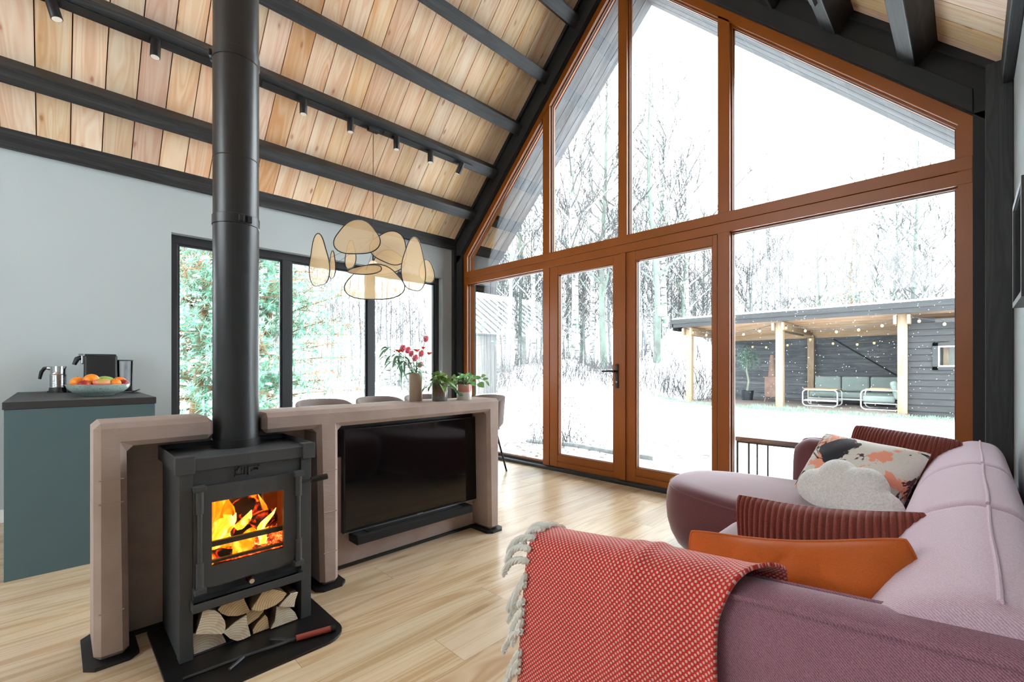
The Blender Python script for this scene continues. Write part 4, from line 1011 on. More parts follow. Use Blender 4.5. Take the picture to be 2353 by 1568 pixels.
for k, P_ in enumerate(LOGS):
    t = NT('cut_birch_%d' % k)
    cy = sum(p[0] for p in P_) / len(P_); cz = sum(p[1] for p in P_) / len(P_)
    tc = t.node('ShaderNodeTexCoord'); mp = t.node('ShaderNodeMapping'); mp.inputs['Location'].default_value = (0, -cy + R.uniform(-.05, .05), -cz + R.uniform(.03, .08)); t.link(tc.outputs['Object'], mp.inputs[0])
    w = t.node('ShaderNodeTexWave', wave_type='RINGS', rings_direction='X'); w.inputs['Scale'].default_value = 34; w.inputs['Distortion'].default_value = 3; w.inputs['Detail'].default_value = 2; t.link(mp.outputs[0], w.inputs['Vector'])
    warm = (k in (2, 4, 5, 6))
    c = t.ramp(w.outputs['Fac'], [(0.0, rgb(214, 178, 128) if warm else rgb(222, 206, 176)), (0.6, rgb(236, 206, 160) if warm else rgb(240, 228, 204)), (1, rgb(244, 222, 184) if warm else rgb(246, 238, 220))])
    c = t.mix(t.ramp(t.noise(mp.outputs[0], 26, 4), [(0.5, 0.0), (0.8, 0.5)]), c, rgb(196, 140, 80)); cm = t.set(0.8, col=c)
    lg = thing('firewood_log', LLAB[k], 'firewood', (-2.14, cy, min(p[1] for p in P_)), 0, 'firewood under the stove')
    xo = -0.012 * ((k * 7) % 4); x1 = -2.0 + xo
    MB().prism(P_, 'x', x1 - .006, x1).build('cut_face', cm, lg)
    MB().prism(P_, 'x', x1 - .30, x1 - .006).build('split_side', M.setdefault('bark_side', plain('split_bark', rgb(112, 92, 68), 0.95, var=0.45, vscale=30, bump=0.6, bscale=60, bdist=0.006)), lg)

# poker on the hearth
o = thing('fire_poker', 'branch shaped iron poker with a red grip lying on the hearth plate', 'poker', (-1.87, .55, .010)); pm = plain('iron_poker', rgb(70, 71, 74), 0.45, 0.6)
MB().tube([(-1.897, .31, .018), (-1.89, .384, .019), (-1.883, .484, .020), (-1.863, .605, .021), (-1.859, .673, .022)], [.0045, .006, .0065, .007, .007], 10).build('shaft', pm, o, smooth=True)
MB().tube([(-1.842, .436, .018), (-1.862, .465, .019), (-1.880, .490, .020)], [.005, .006, .006], 8).build('fork', pm, o, smooth=True); MB().tube([(-1.928, .596, .020), (-1.90, .622, .021), (-1.864, .646, .022)], [.005, .006, .006], 8).build('fork', pm, o, smooth=True)
gp_ = MB().tube([(-1.859, .668, .022), (-1.828, .792, .023)], .0115, 14).build('grip', plain('red_leather_grip', rgb(150, 66, 52), 0.6, bump=0.3, bscale=200), o, smooth=True)
MB().tube([(-1.828, .790, .023), (-1.823, .808, .023)], .0125, 14).build('end_cap', M['black_plastic'], gp_, smooth=True)

# ================================================================== KITCHEN PENINSULA
KZ, KX, KY0, KY1 = .905, -3.42, -.185, .43
o = MB().box(XL + .004, KX, KY0, KY1, KZ - .038, KZ).build('countertop', plain('black_laminate', rgb(34, 33, 35), 0.55, bump=0.2, bscale=150, bdist=0.001), None, bevel=0.003); tag(o, 'black laminate worktop of the kitchen peninsula', 'worktop')
o = thing('kitchen_cabinet', 'teal grey base cabinet under the black worktop', 'cabinet', (-4.1, .12, 0)); M['teal'] = plain('teal_laminate', rgb(66, 88, 93), 0.55, var=0.02)
MB().box(XL + .022, KX - .022, KY0 + .012, KY1 - .012, 0.0, KZ - .038).build('carcass', M['teal'], o); MB().box(KX - .022, KX - .004, KY0 + .006, KY1 - .006, 0.0, KZ - .0385).build('end_panel', M['teal'], o, bevel=0.0015)
M['chrome'] = plain('chrome', rgb(205, 207, 210), 0.12, 1.0, var=0.02)
fx_, fy_ = -4.52, .02
o = thing('milk_frother', 'chrome milk frother jug with a black handle at the left of the worktop', 'milk frother', (fx_, fy_, KZ))
MB().lathe([(0, 0), (.056, 0), (.056, .012), (.048, .014), (.046, .035), (0, .035)], 28, (fx_, fy_, KZ)).build('base', M['black_plastic'], o, smooth=True)
pr = [(0, .035), (.044, .035)]
for k in range(12): pr += [(.0445, .038 + k * .0075), (.0425, .0405 + k * .0075), (.0445, .043 + k * .0075)]
pr += [(.042, .13), (.040, .135), (.0415, .183), (.039, .183), (.038, .14), (0, .14)]
MB().lathe(pr, 32, (fx_, fy_, KZ)).build('jug', M['chrome'], o, smooth=True)
d = Vector((-.60, -.80, 0)).normalized(); b0 = Vector((fx_, fy_, KZ))
MB().tube([b0 + d * .040 + Vector((0, 0, .168)), b0 + d * .062 + Vector((0, 0, .170))], .013, 10).build('handle_mount', M['chrome'], o, smooth=True)
MB().tube([b0 + d * .060 + Vector((0, 0, .172)), b0 + d * .085 + Vector((0, 0, .170)), b0 + d * .103 + Vector((0, 0, .145)), b0 + d * .115 + Vector((0, 0, .095))], [.010, .011, .011, .009], 10).build('handle', M['black_plastic'], o, smooth=True)
MB().tube([b0 - d * .036 + Vector((0, 0, .172)), b0 - d * .05 + Vector((0, 0, .183))], [.012, .004], 8).build('spout', M['chrome'], o, smooth=True)
o = thing('coffee_machine', 'black capsule coffee machine with a clear water tank', 'coffee machine', (-4.5, .26, KZ))
cx0 = -4.56
MB().box(cx0, cx0 + .12, .150, .330, KZ, KZ + .265).build('body', M['black_plastic'], o, bevel=0.012); MB().box(cx0 + .02, cx0 + .10, .155, .325, KZ + .262, KZ + .272).build('lid', M['black_plastic'], o, bevel=0.004)
MB().box(cx0 + .03, cx0 + .09, .135, .152, KZ + .20, KZ + .262).build('chrome_front', M['chrome'], o, bevel=0.006)
MB().tube([(cx0 + .06, .140, KZ + .248), (cx0 + .06, .115, KZ + .236), (cx0 + .06, .100, KZ + .195)], [.018, .016, .012], 10).build('spout', M['black_plastic'], o, smooth=True)
MB().box(cx0 + .03, cx0 + .09, .118, .150, KZ + .266, KZ + .274).build('lever', M['chrome'], o, bevel=0.002)
MB().box(cx0 + .01, cx0 + .11, .06, .150, KZ, KZ + .05).build('drip_tray', M['black_plastic'], o, bevel=0.006); MB().box(cx0 + .015, cx0 + .105, .065, .148, KZ + .05, KZ + .055).build('drip_grid', M['chrome'], o)
wt = MB().lathe([(0, .035), (.042, .035), (.046, .225), (.043, .225), (.039, .04), (0, .04)], 24, (cx0 + .06, .378, KZ)).build('water_tank', M['clear'], o, smooth=True)
MB().lathe([(0, .225), (.048, .225), (.048, .232), (0, .232)], 24, (cx0 + .06, .378, KZ)).build('tank_lid', M['black_plastic'], wt, smooth=True); MB().box(cx0 + .015, cx0 + .105, .335, .418, KZ, KZ + .034).build('tank_base', M['black_plastic'], o, bevel=0.005)
o = thing('spoon_rest', 'small dark tongs lying beside the fruit bowl', 'tongs', (-4.05, .39, KZ))
MB().tube([(-4.05, .33, KZ + .006), (-3.98, .372, KZ + .010), (-3.93, .405, KZ + .030)], [.004, .008, .005], 8, flat=0.4).build('arm', M['dark_frame'], o, smooth=True); MB().tube([(-4.05, .33, KZ + .006), (-3.97, .375, KZ + .006), (-3.92, .408, KZ + .006)], [.004, .008, .005], 8, flat=0.4).build('arm', M['dark_frame'], o, smooth=True)
bx_, by_ = -3.88, .198
t = NT('speckled_celadon'); co = t.coords(); c = t.ramp(t.noise(co, 160, 2), [(0.30, rgb(84, 96, 92)), (0.40, rgb(156, 176, 168)), (0.8, rgb(176, 192, 184))]); M['celadon'] = t.set(0.3, col=c)
o = thing('fruit_bowl', 'wide shallow celadon stoneware bowl on the worktop', 'bowl', (bx_, by_, KZ))
MB().lathe([(0, .0), (.072, .0), (.078, .006), (.12, .022), (.145, .045), (.152, .068), (.148, .069), (.138, .047), (.10, .026), (0, .016)], 48, (bx_, by_, KZ)).build('shell', M['celadon'], o, smooth=True)
MB().lathe([(.1475, .0675), (.1535, .0675), (.1525, .0715), (.149, .0715)], 48, (bx_, by_, KZ)).build('rim', plain('brown_rim', rgb(150, 128, 116), 0.3), o, smooth=True)
def peel(name, c1, c2, c3=None):
    t = NT(name); co = t.coords(); c = t.ramp(t.noise(co, 9, 2), [(0.4, c1), (0.62, c2)]); t.bump(t.noise(co, 260, 2), 0.25, 0.001); return t.set(0.38, col=c)
ORG, MAN, RED, GRN = peel('orange_peel', rgb(240, 130, 24), rgb(248, 150, 40)), peel('mango_skin', rgb(170, 190, 60), rgb(226, 120, 110)), peel('nectarine_skin', rgb(130, 30, 28), rgb(176, 58, 40)), peel('green_mango', rgb(150, 180, 70), rgb(170, 196, 110))
fr = [((-.015, -.095, .082), .037, ORG, (1, 1, .95), 'orange', 'orange at the left end of the fruit bowl'), ((.035, -.035, .096), .040, ORG, (1, 1, .97), 'orange', 'large orange on top of the fruit in the bowl'), ((.085, .01, .080), .032, MAN, (1, 1.35, .85), 'mango', 'green and pink mango at the front of the fruit bowl'), ((-.03, .03, .090), .035, GRN, (1, 1.4, .85), 'mango', 'green mango behind the pink one in the bowl'), ((.075, .075, .076), .029, ORG, (1, 1, .9), 'mandarin', 'small mandarin at the right front of the fruit bowl'), ((-.01, .10, .083), .034, ORG, (1, 1.1, .9), 'orange', 'orange at the right back of the fruit bowl'), ((.09, -.07, .072), .030, RED, (1, 1.1, .85), 'nectarine', 'dark red nectarine at the left front of the fruit bowl'), ((.03, .118, .074), .027, RED, (1, 1, .9), 'nectarine', 'red nectarine at the right end of the fruit bowl'), ((0, 0, .050), .038, ORG, (1, 1, 1), 'orange', 'orange hidden low in the middle of the fruit bowl'), ((-.05, -.03, .052), .033, ORG, (1, 1, 1), 'orange', 'orange low at the back of the fruit bowl')]
for p, r, m, sq, nm, lab in fr:
    o = thing(nm, lab, 'fruit', (bx_ + p[0], by_ + p[1], KZ + p[2] - r), 0, 'fruit in the bowl'); c = (bx_ + p[0], by_ + p[1], KZ + p[2])
    MB().ball(c, r, 20, 14, sq).build('flesh', m, o, smooth=True); MB().tube([(c[0], c[1], c[2] + r * sq[2] * .97), (c[0] + .001, c[1], c[2] + r * sq[2] + .003)], .0025, 6).build('stem', M['bark_side'], o)

# ================================================================== DINING AREA
o = thing('dining_table', 'pale dining table in front of the side window', 'table', (-3.74, 2.12, 0)); M['table_top'] = plain('pale_table_top', rgb(214, 214, 212), 0.16, var=0.02)
MB().box(-4.19, -3.30, 1.265, 3.0, .705, .735).build('tabletop', M['table_top'], o, bevel=0.006)
for y in (1.6, 2.65):
    for sx in (-1, 1): MB().tube([(-3.745 + sx * .10, y, .705), (-3.745 + sx * .34, y, 0.0)], .022, 8).build('leg', M['sill'], o)
M['chair_fab'] = plain('taupe_chair_fabric', rgb(132, 120, 116), 0.95, bump=0.2, bscale=150, bdist=0.001)
def chair(loc, rz, lab):
    r = thing('dining_chair', lab, 'chair', loc, rz, 'dining chairs')
    def seat(u, v):
        a = 2 * PI * u; rr = .225 * (1 - .16 * math.cos(4 * a) * .3); z = .43 + .03 * math.sin(PI * v)
        k = math.sin(PI * min(1, v * 1.0)) ** .35 if 0 < v < 1 else 0
        return (rr * k * math.cos(a), rr * k * math.sin(a), .42 + .05 * v)
    MB().grid(seat, 24, 8, cu=True).build('seat', M['chair_fab'], r, smooth=True, local=True)
    P_ = []
    def back(u, v):
        a = PI * (0.5 + (u - .5) * .92) + PI
        z = .50 + (.785 - .50) * v; x, y = .265 * math.cos(a), .265 * math.sin(a)
        return (x, y - .03 * v, z - .05 * (abs(u - .5) * 2) ** 4)
    b = MB().grid(back, 20, 6).build('backrest', M['chair_fab'], r, smooth=True, local=True)
    sm = b.modifiers.new('solid', 'SOLIDIFY'); sm.thickness = .035; bv = b.modifiers.new('bevel', 'BEVEL'); bv.width = .014; bv.segments = 2
    for sx in (-1, 1):
        for sy in (-1, 1): MB().tube([(sx * .13, sy * .13, .43), (sx * .21, sy * .21, 0)], [.013, .009], 8).build('leg', M['sill'], r, local=True)
    MB().tube([(0, -.20, .44), (0, -.27, .55)], .015, 6).build('back_support', M['sill'], r, local=True)
chair((-4.06, 1.74, 0), -PI/2, 'taupe dining chair nearest the stove pipe behind the dining table')
chair((-4.06, 2.30, 0), -PI/2, 'taupe dining chair in the middle of the row behind the dining table')
chair((-4.06, 2.84, 0), -PI/2, 'taupe dining chair nearest the vase behind the dining table')
chair((-3.62, 3.12, 0), PI, 'taupe dining chair at the head of the table by the glazing')
# ================================================================== LIGHTS UNDER THE PURLINS
t = NT('spot_lens'); t.p.inputs['Emission Color'].default_value = rgb(255, 236, 210); t.p.inputs['Emission Strength'].default_value = 0.03; M['lens'] = no_nee(t.set(0.2, col=rgb(190, 190, 185)))
M['spot'] = plain('matt_black_spot', rgb(22, 22, 24), 0.45)
TX, TZ = -3.931 + .012, 3.322 - .012
o = thing('spotlight_track', 'long black spotlight track under the second purlin', 'light track', (TX, .8, TZ))
n_ = Vector((q, 0, -q)); a_ = Vector((q, 0, q))
def trackbox(s, y0, y1, hw, d0, d1):
    c0 = Vector((-3.931, 0, 3.322)) if s < 0 else Vector((2 * XM + 3.931, 0, 3.322)); nn = n_ if s < 0 else Vector((-q, 0, -q)); aa = a_ if s < 0 else Vector((-q, 0, q))
    P_ = [c0 + aa * e * hw + nn * d for d in (d0, d1) for e in (-1, 1)]
    return MB().hexa([(p.x, y, p.z) for y in (y0, y1) for p in (P_[0], P_[1], P_[3], P_[2])])
trackbox(-1, -2.0, 3.30, .018, .001, .022).build('rail', M['spot'], o)
for y in (-.55, 1.15, 2.2): trackbox(-1, y, y + .09, .021, .02, .030).build('rail_connector', M['spot'], o)
o = thing('spotlight_track', 'short black spotlight track under the purlin above the sofa', 'light track', (2 * XM - TX, 2.6, TZ))
trackbox(1, 1.6, 3.3, .018, .001, .022).build('rail', M['spot'], o)
def spot(x, y, zt, r, L, ax, lab, s=-1):
    ax = Vector(ax).normalized()
    o = thing('track_spotlight', lab, 'spotlight', (x, y, zt), 0, 'track spotlights')
    c = Vector((x, y, zt - .035)); top = c - ax * L * .35; bot = c + ax * L * .65
    nn = n_ if s < 0 else Vector((-q, 0, -q)); c0 = Vector((x, y, zt))
    ad = c0 - nn * .012; MB().box(ad.x - .012, ad.x + .012, y - .035, y + .035, ad.z - .008, ad.z + .008).build('track_adapter', M['spot'], o)
    MB().tube([c0, c], .006, 8).build('stem', M['spot'], o)
    sh = MB().tube([top, top + ax * .004, bot - ax * .003, bot], [r * .93, r, r, r * .97], 24).build('housing', M['spot'], o, smooth=True)
    MB().tube([bot - ax * .002, bot + ax * .0015], r * .84, 24).build('lens', M['lens'], sh, smooth=True)
sx_, sz_ = TX + .012, TZ - .012
for y, ax, lab in ((-.008, (0.1, .25, -1), 'track spotlight at the top left corner of the ceiling'), (.487, (0.08, -.05, -1), 'track spotlight just left of the stove pipe'), (1.461, (0, 0, -1), 'track spotlight just right of the stove pipe'), (1.869, (0, 0, -1), 'track spotlight left of the pendant cord'), (2.333, (0, 0, -1), 'track spotlight right of the pendant cord'), (2.725, (0, 0, -1), 'track spotlight second from the gable'), (3.122, (-.5, -.2, -1), 'tilted track spotlight nearest the gable')):
    spot(sx_, y, sz_, .029, .125, ax, lab)
spot(2 * XM - sx_, 2.86, 3.235, .036, .10, (.28, -.62, -.8), 'single black spotlight under the right ceiling slope', 1)

# ================================================================== PENDANT LAMP
PC = Vector((-3.91, 2.09, 0)); pr_ = Vector((q, q, 0)); pd_ = Vector((q, -q, 0)); pu_ = Vector((0, 0, 1)); PS = .00405
PD = thing('pendant_lamp', 'mobile-like pendant lamp of woven cane discs with black rims', 'pendant lamp', (PC.x, PC.y, 2.0))
MB().tube([(PC.x, PC.y, 3.29), (PC.x, PC.y, 2.31)], .0028, 6).build('cord', M['spot'], PD); MB().box(PC.x - .02, PC.x + .02, PC.y - .05, PC.y + .05, 3.265, 3.292).build('track_adapter', M['spot'], PD)
MB().tube([(PC.x, PC.y, 2.31), (PC.x, PC.y, 2.06)], .008, 8).build('lamp_stem', M['spot'], PD)
def cane(name, col, hole):
    t = NT(name); t.n.remove(t.p)
    tc = t.node('ShaderNodeUVMap'); sp = t.node('ShaderNodeSeparateXYZ'); t.link(tc.outputs[0], sp.inputs[0])
    pit = 2 * PI / .0165
    a = t.math('ADD', t.math('MULTIPLY', sp.outputs[0], pit * .7071), t.math('MULTIPLY', sp.outputs[1], pit * .7071)); b = t.math('SUBTRACT', t.math('MULTIPLY', sp.outputs[0], pit * .7071), t.math('MULTIPLY', sp.outputs[1], pit * .7071))
    v = t.math('MULTIPLY', t.math('SINE', a), t.math('SINE', b)); h = t.math('GREATER_THAN', t.math('ABSOLUTE', v), hole)
    df = t.node('ShaderNodeBsdfDiffuse'); df.inputs[0].default_value = col; tl = t.node('ShaderNodeBsdfTranslucent'); tl.inputs[0].default_value = col; m0 = t.node('ShaderNodeMixShader'); m0.inputs[0].default_value = .45
    t.link(df.outputs[0], m0.inputs[1]); t.link(tl.outputs[0], m0.inputs[2])
    tr = t.node('ShaderNodeBsdfTransparent'); mx = t.node('ShaderNodeMixShader'); t.link(h, mx.inputs[0]); t.link(m0.outputs[0], mx.inputs[1]); t.link(tr.outputs[0], mx.inputs[2]); t.link(mx.outputs[0], t.out.inputs['Surface']); return t.m
M['cane'] = cane('woven_cane', rgb(214, 184, 144), .70)
def disc(u, v, w, h, turn, tilt, dep, rot, shape):
    """u,v: offset from the lamp axis (m) to the right / up; w,h size; turn about vertical; dep toward the room"""
    c = PC + pr_ * u + pu_ * v + pd_ * dep
    rt = pr_ * math.cos(turn) + pd_ * math.sin(turn); nm = -pr_ * math.sin(turn) + pd_ * math.cos(turn); upv = pu_ * math.cos(tilt) + nm * math.sin(tilt)
    pts = []
    for k in range(36):
        a = 2 * PI * k / 36
        rr = 1 + shape * math.cos(3 * (a - PI / 2))
        x = rr * math.cos(a) * w / 2; y = rr * math.sin(a) * h / 2
        xr = x * math.cos(rot) - y * math.sin(rot); yr = x * math.sin(rot) + y * math.cos(rot); pts.append((xr, yr))
    P3 = [c + rt * x + upv * y for x, y in pts]
    mb = MB(); mb.add([c] + P3, [(0, 1 + k, 1 + (k + 1) % 36) for k in range(36)]); mb.uv = [(0, 0)] + pts
    d = mb.build('cane_disc', M['cane'], PD); 
    MB().tube(P3 + [P3[0]], .0048, 6, cap=False).build('rim', M['spot'], d, smooth=True)
    MB().tube([c, PC + pu_ * (2.28 if v > 2.0 else 2.16)], .0012, 4).build('wire', M['spot'], d)
Z0 = lambda v: 1.08 + 4.243 * (845 - v) / 1052.0
U0 = lambda u: (u - 857) * PS * 1.0
for (u, v, w, h, turn, tilt, dep, rot, sh) in [
    (738, 607, .36, .47, .70, 0.05, .05, 0.0, .13), (786, 575, .22, .27, .78, 0.0, -.22, 0.0, .12), (842, 566, .40, .31, 0.05, -0.1, .26, 0.0, .10), (897, 573, .36, .30, 0.1, -0.1, .04, -.45, .10),
    (884, 598, .30, .24, -.1, -0.2, -.10, 0.3, .08), (868, 656, .53, .33, 0.0, -0.12, .10, 0.0, .10), (858, 632, .30, .26, 0.1, -1.05, .22, -.25, .08), (955, 617, .34, .48, -1.12, 0.05, .08, 0.0, .10),
    (972, 616, .22, .22, -1.05, 0.0, -.18, 0.0, .08), (754, 606, .22, .26, .95, 0.0, -.10, 0.0, .1), (866, 612, .30, .12, 0, -.3, -.2, 0, .05)]:
    disc(U0(u), Z0(v), w, h, turn, tilt, dep, rot, sh)
t = NT('opal_bulb'); t.p.inputs['Emission Color'].default_value = rgb(255, 214, 160); t.p.inputs['Emission Strength'].default_value = 0.04; MB().ball((PC.x, PC.y, 2.03), .04, 14, 10).build('bulb', no_nee(t.m), PD, smooth=True)

# ================================================================== SOFA
def fabric(name, c1, c2, wscale=700, bump=.35, sheen=.4, rough=.9):
    t = NT(name); co = t.coords()
    ck = t.node('ShaderNodeTexNoise'); ck.inputs['Scale'].default_value = wscale; ck.inputs['Detail'].default_value = 1; t.link(co, ck.inputs[0])
    c = t.mix(t.ramp(ck.outputs[0], [(0.4, 0.0), (0.6, 1.0)]), c1, c2); big = t.noise(co, 4, 3); c = t.mix(t.math('MULTIPLY', big, .18), c, c2)
    t.bump(ck.outputs[0], bump, 0.0015); t.p.inputs['Sheen Tint'].default_value = (1, .92, .97, 1); return t.set(rough, 0, 0.2, sheen, 0, c)
def knit(name, c1, c2):
    t = NT(name); co = t.coords()
    w = t.node('ShaderNodeTexWave', bands_direction='DIAGONAL'); w.inputs['Scale'].default_value = 110; w.inputs['Distortion'].default_value = 2.5; w.inputs['Detail'].default_value = 1; w.inputs['Detail Scale'].default_value = 3; t.link(co, w.inputs[0])
    n = t.noise(co, 420, 2); f = t.math('ADD', t.math('MULTIPLY', w.outputs['Fac'], .5), t.math('MULTIPLY', n, .6))
    c = t.ramp(f, [(0.3, c2), (0.75, c1)]); t.bump(f, .45, .0022); return t.set(.92, 0, .2, .35, 0, c)
M['pink_knit'] = knit('pink_woven_upholstery', rgb(216, 190, 204), rgb(188, 154, 170))
M['pink_velvet'] = fabric('dusty_pink_velvet', rgb(112, 66, 72), rgb(98, 54, 58), 500, .1, .8)
M['plum'] = knit('plum_woven_upholstery', rgb(166, 122, 138), rgb(124, 84, 100))
SF = thing('corner_sofa', 'dusty pink corner sofa with a rounded chaise under the side wall', 'sofa', (-.4, 2.2, 0))
def loft_y(prof, y0, y1, name, m, seg=24, er=.035, squash=.06):
    P_ = catmull([(p[0], p[1], 0) for p in prof], 5, True); cx = sum(p.x for p in P_) / len(P_); cz = sum(p.y for p in P_) / len(P_)
    n = len(P_); mb = MB(); rings = []
    ts = [0, .008, .02, .045] + [.045 + (.91) * k / seg for k in range(1, seg)] + [.955, .98, .992, 1]
    for s in ts:
        y = y0 + (y1 - y0) * s; e = min(s, 1 - s) * (y1 - y0); k = 1 - squash * max(0, 1 - e / er) ** 2
        rings.append([(cx + (p.x - cx) * k, y, cz + (p.y - cz) * k) for p in P_])
    vs = [v for r in rings for v in r]; fs = []
    for i in range(len(rings) - 1):
        for j in range(n):
            j2 = (j + 1) % n; fs.append((i*n + j, (i+1)*n + j, (i+1)*n + j2, i*n + j2))
    fs.append(tuple(range(n))); fs.append(tuple(range((len(rings) - 1) * n, len(rings) * n))[::-1])
    return mb.add(vs, fs).build(name, m, SF, smooth=True, angle=60)
bp = [(-.155, .30), (-.175, .42), (-.150, .55), (-.09, .655), (.0, .708), (.06, .714), (.115, .69), (.148, .60), (.155, .40), (.15, .12), (-.05, .10)]
for y0, y1 in ((1.02, 1.752), (1.752, 2.49), (2.49, 3.26)):
    b = loft_y(bp, y0, y1, 'back_cushion', M['pink_knit'])
    pts = [(.052 + .0015 * math.sin(7 * s), y0 + .02 + (y1 - y0 - .04) * s, .716) for s in [k / 14 for k in range(15)]]
    MB().tube(pts, .0042, 8).build('piping', M['pink_knit'], b, smooth=True)
# far end bolster by the glazing
def loft_x(prof, x0, x1, name, m, ztop=None, er=.09, sq=.5, seg=26, flat_end=True):
    P_ = catmull([(p[0], p[1], 0) for p in prof], 5, True); cy = sum(p.x for p in P_) / len(P_); n = len(P_); rings = []
    for i in range(seg + 1):
        s = i / seg; s = s ** 1.6; x = x0 + (x1 - x0) * s; e = (x - x0); k = 1 - sq * max(0, 1 - e / er) ** 2
        dz = ztop(x) if ztop else 0
        rings.append([(x, cy + (p.x - cy) * k, (p.y + (dz * max(0, (p.y - .2) / .4) if ztop else 0)) * (1 - (1 - k) * .18)) for p in P_])
    vs = [v for r in rings for v in r]; fs = []
    for i in range(seg):
        for j in range(n):
            j2 = (j + 1) % n; fs.append((i*n + j, i*n + j2, (i+1)*n + j2, (i+1)*n + j))
    fs.append(tuple(range(n))[::-1]); fs.append(tuple(range(seg * n, (seg + 1) * n)))
    return MB().add(vs, fs).build(name, m, SF, smooth=True, angle=60)
eb = [(3.13, .25), (3.115, .42), (3.13, .56), (3.19, .635), (3.27, .652), (3.35, .63), (3.385, .54), (3.39, .35), (3.37, .09), (3.2, .08)]
b = loft_x(eb, -.745, .12, 'end_cushion', M['pink_velvet'])
MB().tube(catmull([(-.735, 3.27, .56), (-.715, 3.27, .62), (-.66, 3.27, .649), (-.4, 3.27, .655), (.05, 3.27, .657)], 6), .005, 8).build('piping', M['plum'], b, smooth=True)
# near arm
az = lambda x: .045 * (x + .88) / .98 * 2.2
ap = [(.985, .10), (.965, .30), (.960, .48), (.968, .555), (.995, .578), (1.045, .580), (1.085, .560), (1.115, .50), (1.13, .40), (1.12, .12)]
b = loft_x(ap, -.885, .155, 'arm', M['plum'], az, .05, .35, 30)
MB().tube([(x, .968 + (.012 if x < -.8 else 0), .567 + az(x) * .93) for x in [-.87 + 1.02 * k / 24 for k in range(25)]], .0075, 8).build('piping', M['plum'], b, smooth=True)
MB().tube([(x, 1.075, .572 + az(x) * .93) for x in [-.87 + 1.02 * k / 24 for k in range(25)]], .005, 8).build('piping', M['plum'], b, smooth=True)
# seat and chaise
def slab(outline, prof, name, m, zc, seam=False):
    P_ = [Vector((p[0], p[1])) for p in outline]; n = len(P_); nr = []
    for i in range(n):
        tdir = (P_[(i+1) % n] - P_[i-1]).normalized(); nr.append(Vector((tdir.y, -tdir.x)))
    area = sum(P_[i].x * P_[(i+1) % n].y - P_[(i+1) % n].x * P_[i].y for i in range(n))
    if area < 0: nr = [-v for v in nr]
    vs = []; fs = []
    for d, z in prof: vs += [(P_[i].x - nr[i].x * d, P_[i].y - nr[i].y * d, z) for i in range(n)]
    for k in range(len(prof) - 1):
        for i in range(n):
            j = (i + 1) % n; fs.append((k*n + i, k*n + j, (k+1)*n + j, (k+1)*n + i))
    c = sum(P_, Vector((0, 0))) / n; k = len(prof) - 1
    last = vs[k*n:(k+1)*n]
    for s in (.12, .3, .55, .8):
        vs += [(p[0] + (c.x - p[0]) * s, p[1] + (c.y - p[1]) * s, p[2] + (zc - p[2]) * math.sin(s * PI / 2)) for p in last]
        for i in range(n):
            j = (i + 1) % n; fs.append((k*n + i, k*n + j, (k+1)*n + j, (k+1)*n + i))
        k += 1
    vs.append((c.x, c.y, zc)); top = len(vs) - 1
    for i in range(n): fs.append((k*n + i, k*n + (i+1) % n, top))
    fs.append(tuple(range(n))[::-1])
    ob_ = MB().add(vs, fs).build(name, m, SF, smooth=True, angle=180)
    if seam: MB().tube([(P_[i].x - nr[i].x * .022, P_[i].y - nr[i].y * .022, .392) for i in range(4, n - 4)], .003, 6, cap=False).build('top_seam', m, ob_, smooth=True)
    return ob_
ch = [(-.10, 2.56), (-.125, 2.39), (-.26, 2.28), (-.60, 2.27), (-.92, 2.34), (-1.17, 2.46), (-1.29, 2.64), (-1.315, 2.80), (-1.27, 2.95), (-1.13, 3.06), (-.90, 3.12), (-.50, 3.15), (-.26, 3.14), (-.125, 3.04), (-.10, 2.88)]
co_ = [(p.x, p.y) for p in catmull([(a, b, 0) for a, b in ch], 6)]
cp = [(.085, .045), (.055, .075), (.025, .13), (.006, .20), (0, .27), (.004, .33), (.014, .375), (.026, .393), (.040, .407), (.058, .417), (.08, .424)]
b = slab(co_, cp, 'chaise', M['pink_velvet'], .440, True)
se = [(-.10, 1.40), (-.12, 1.24), (-.24, 1.13), (-.50, 1.12), (-.64, 1.15), (-.735, 1.28), (-.745, 1.5), (-.745, 1.95), (-.735, 2.13), (-.64, 2.25), (-.50, 2.285), (-.24, 2.28), (-.12, 2.17), (-.10, 2.0)]
slab([(p.x, p.y) for p in catmull([(a, b_, 0) for a, b_ in se], 5)], cp, 'seat_cushion', M['pink_velvet'], .434)
for x, y in ((-.6, 1.05), (.08, 1.05), (.08, 3.2), (-.95, 2.6), (-.6, 3.2)): MB().tube([(x, y, .12), (x, y, 0)], .02, 10).build('foot', M['sill'], SF, smooth=True)

SF.location.x -= .018
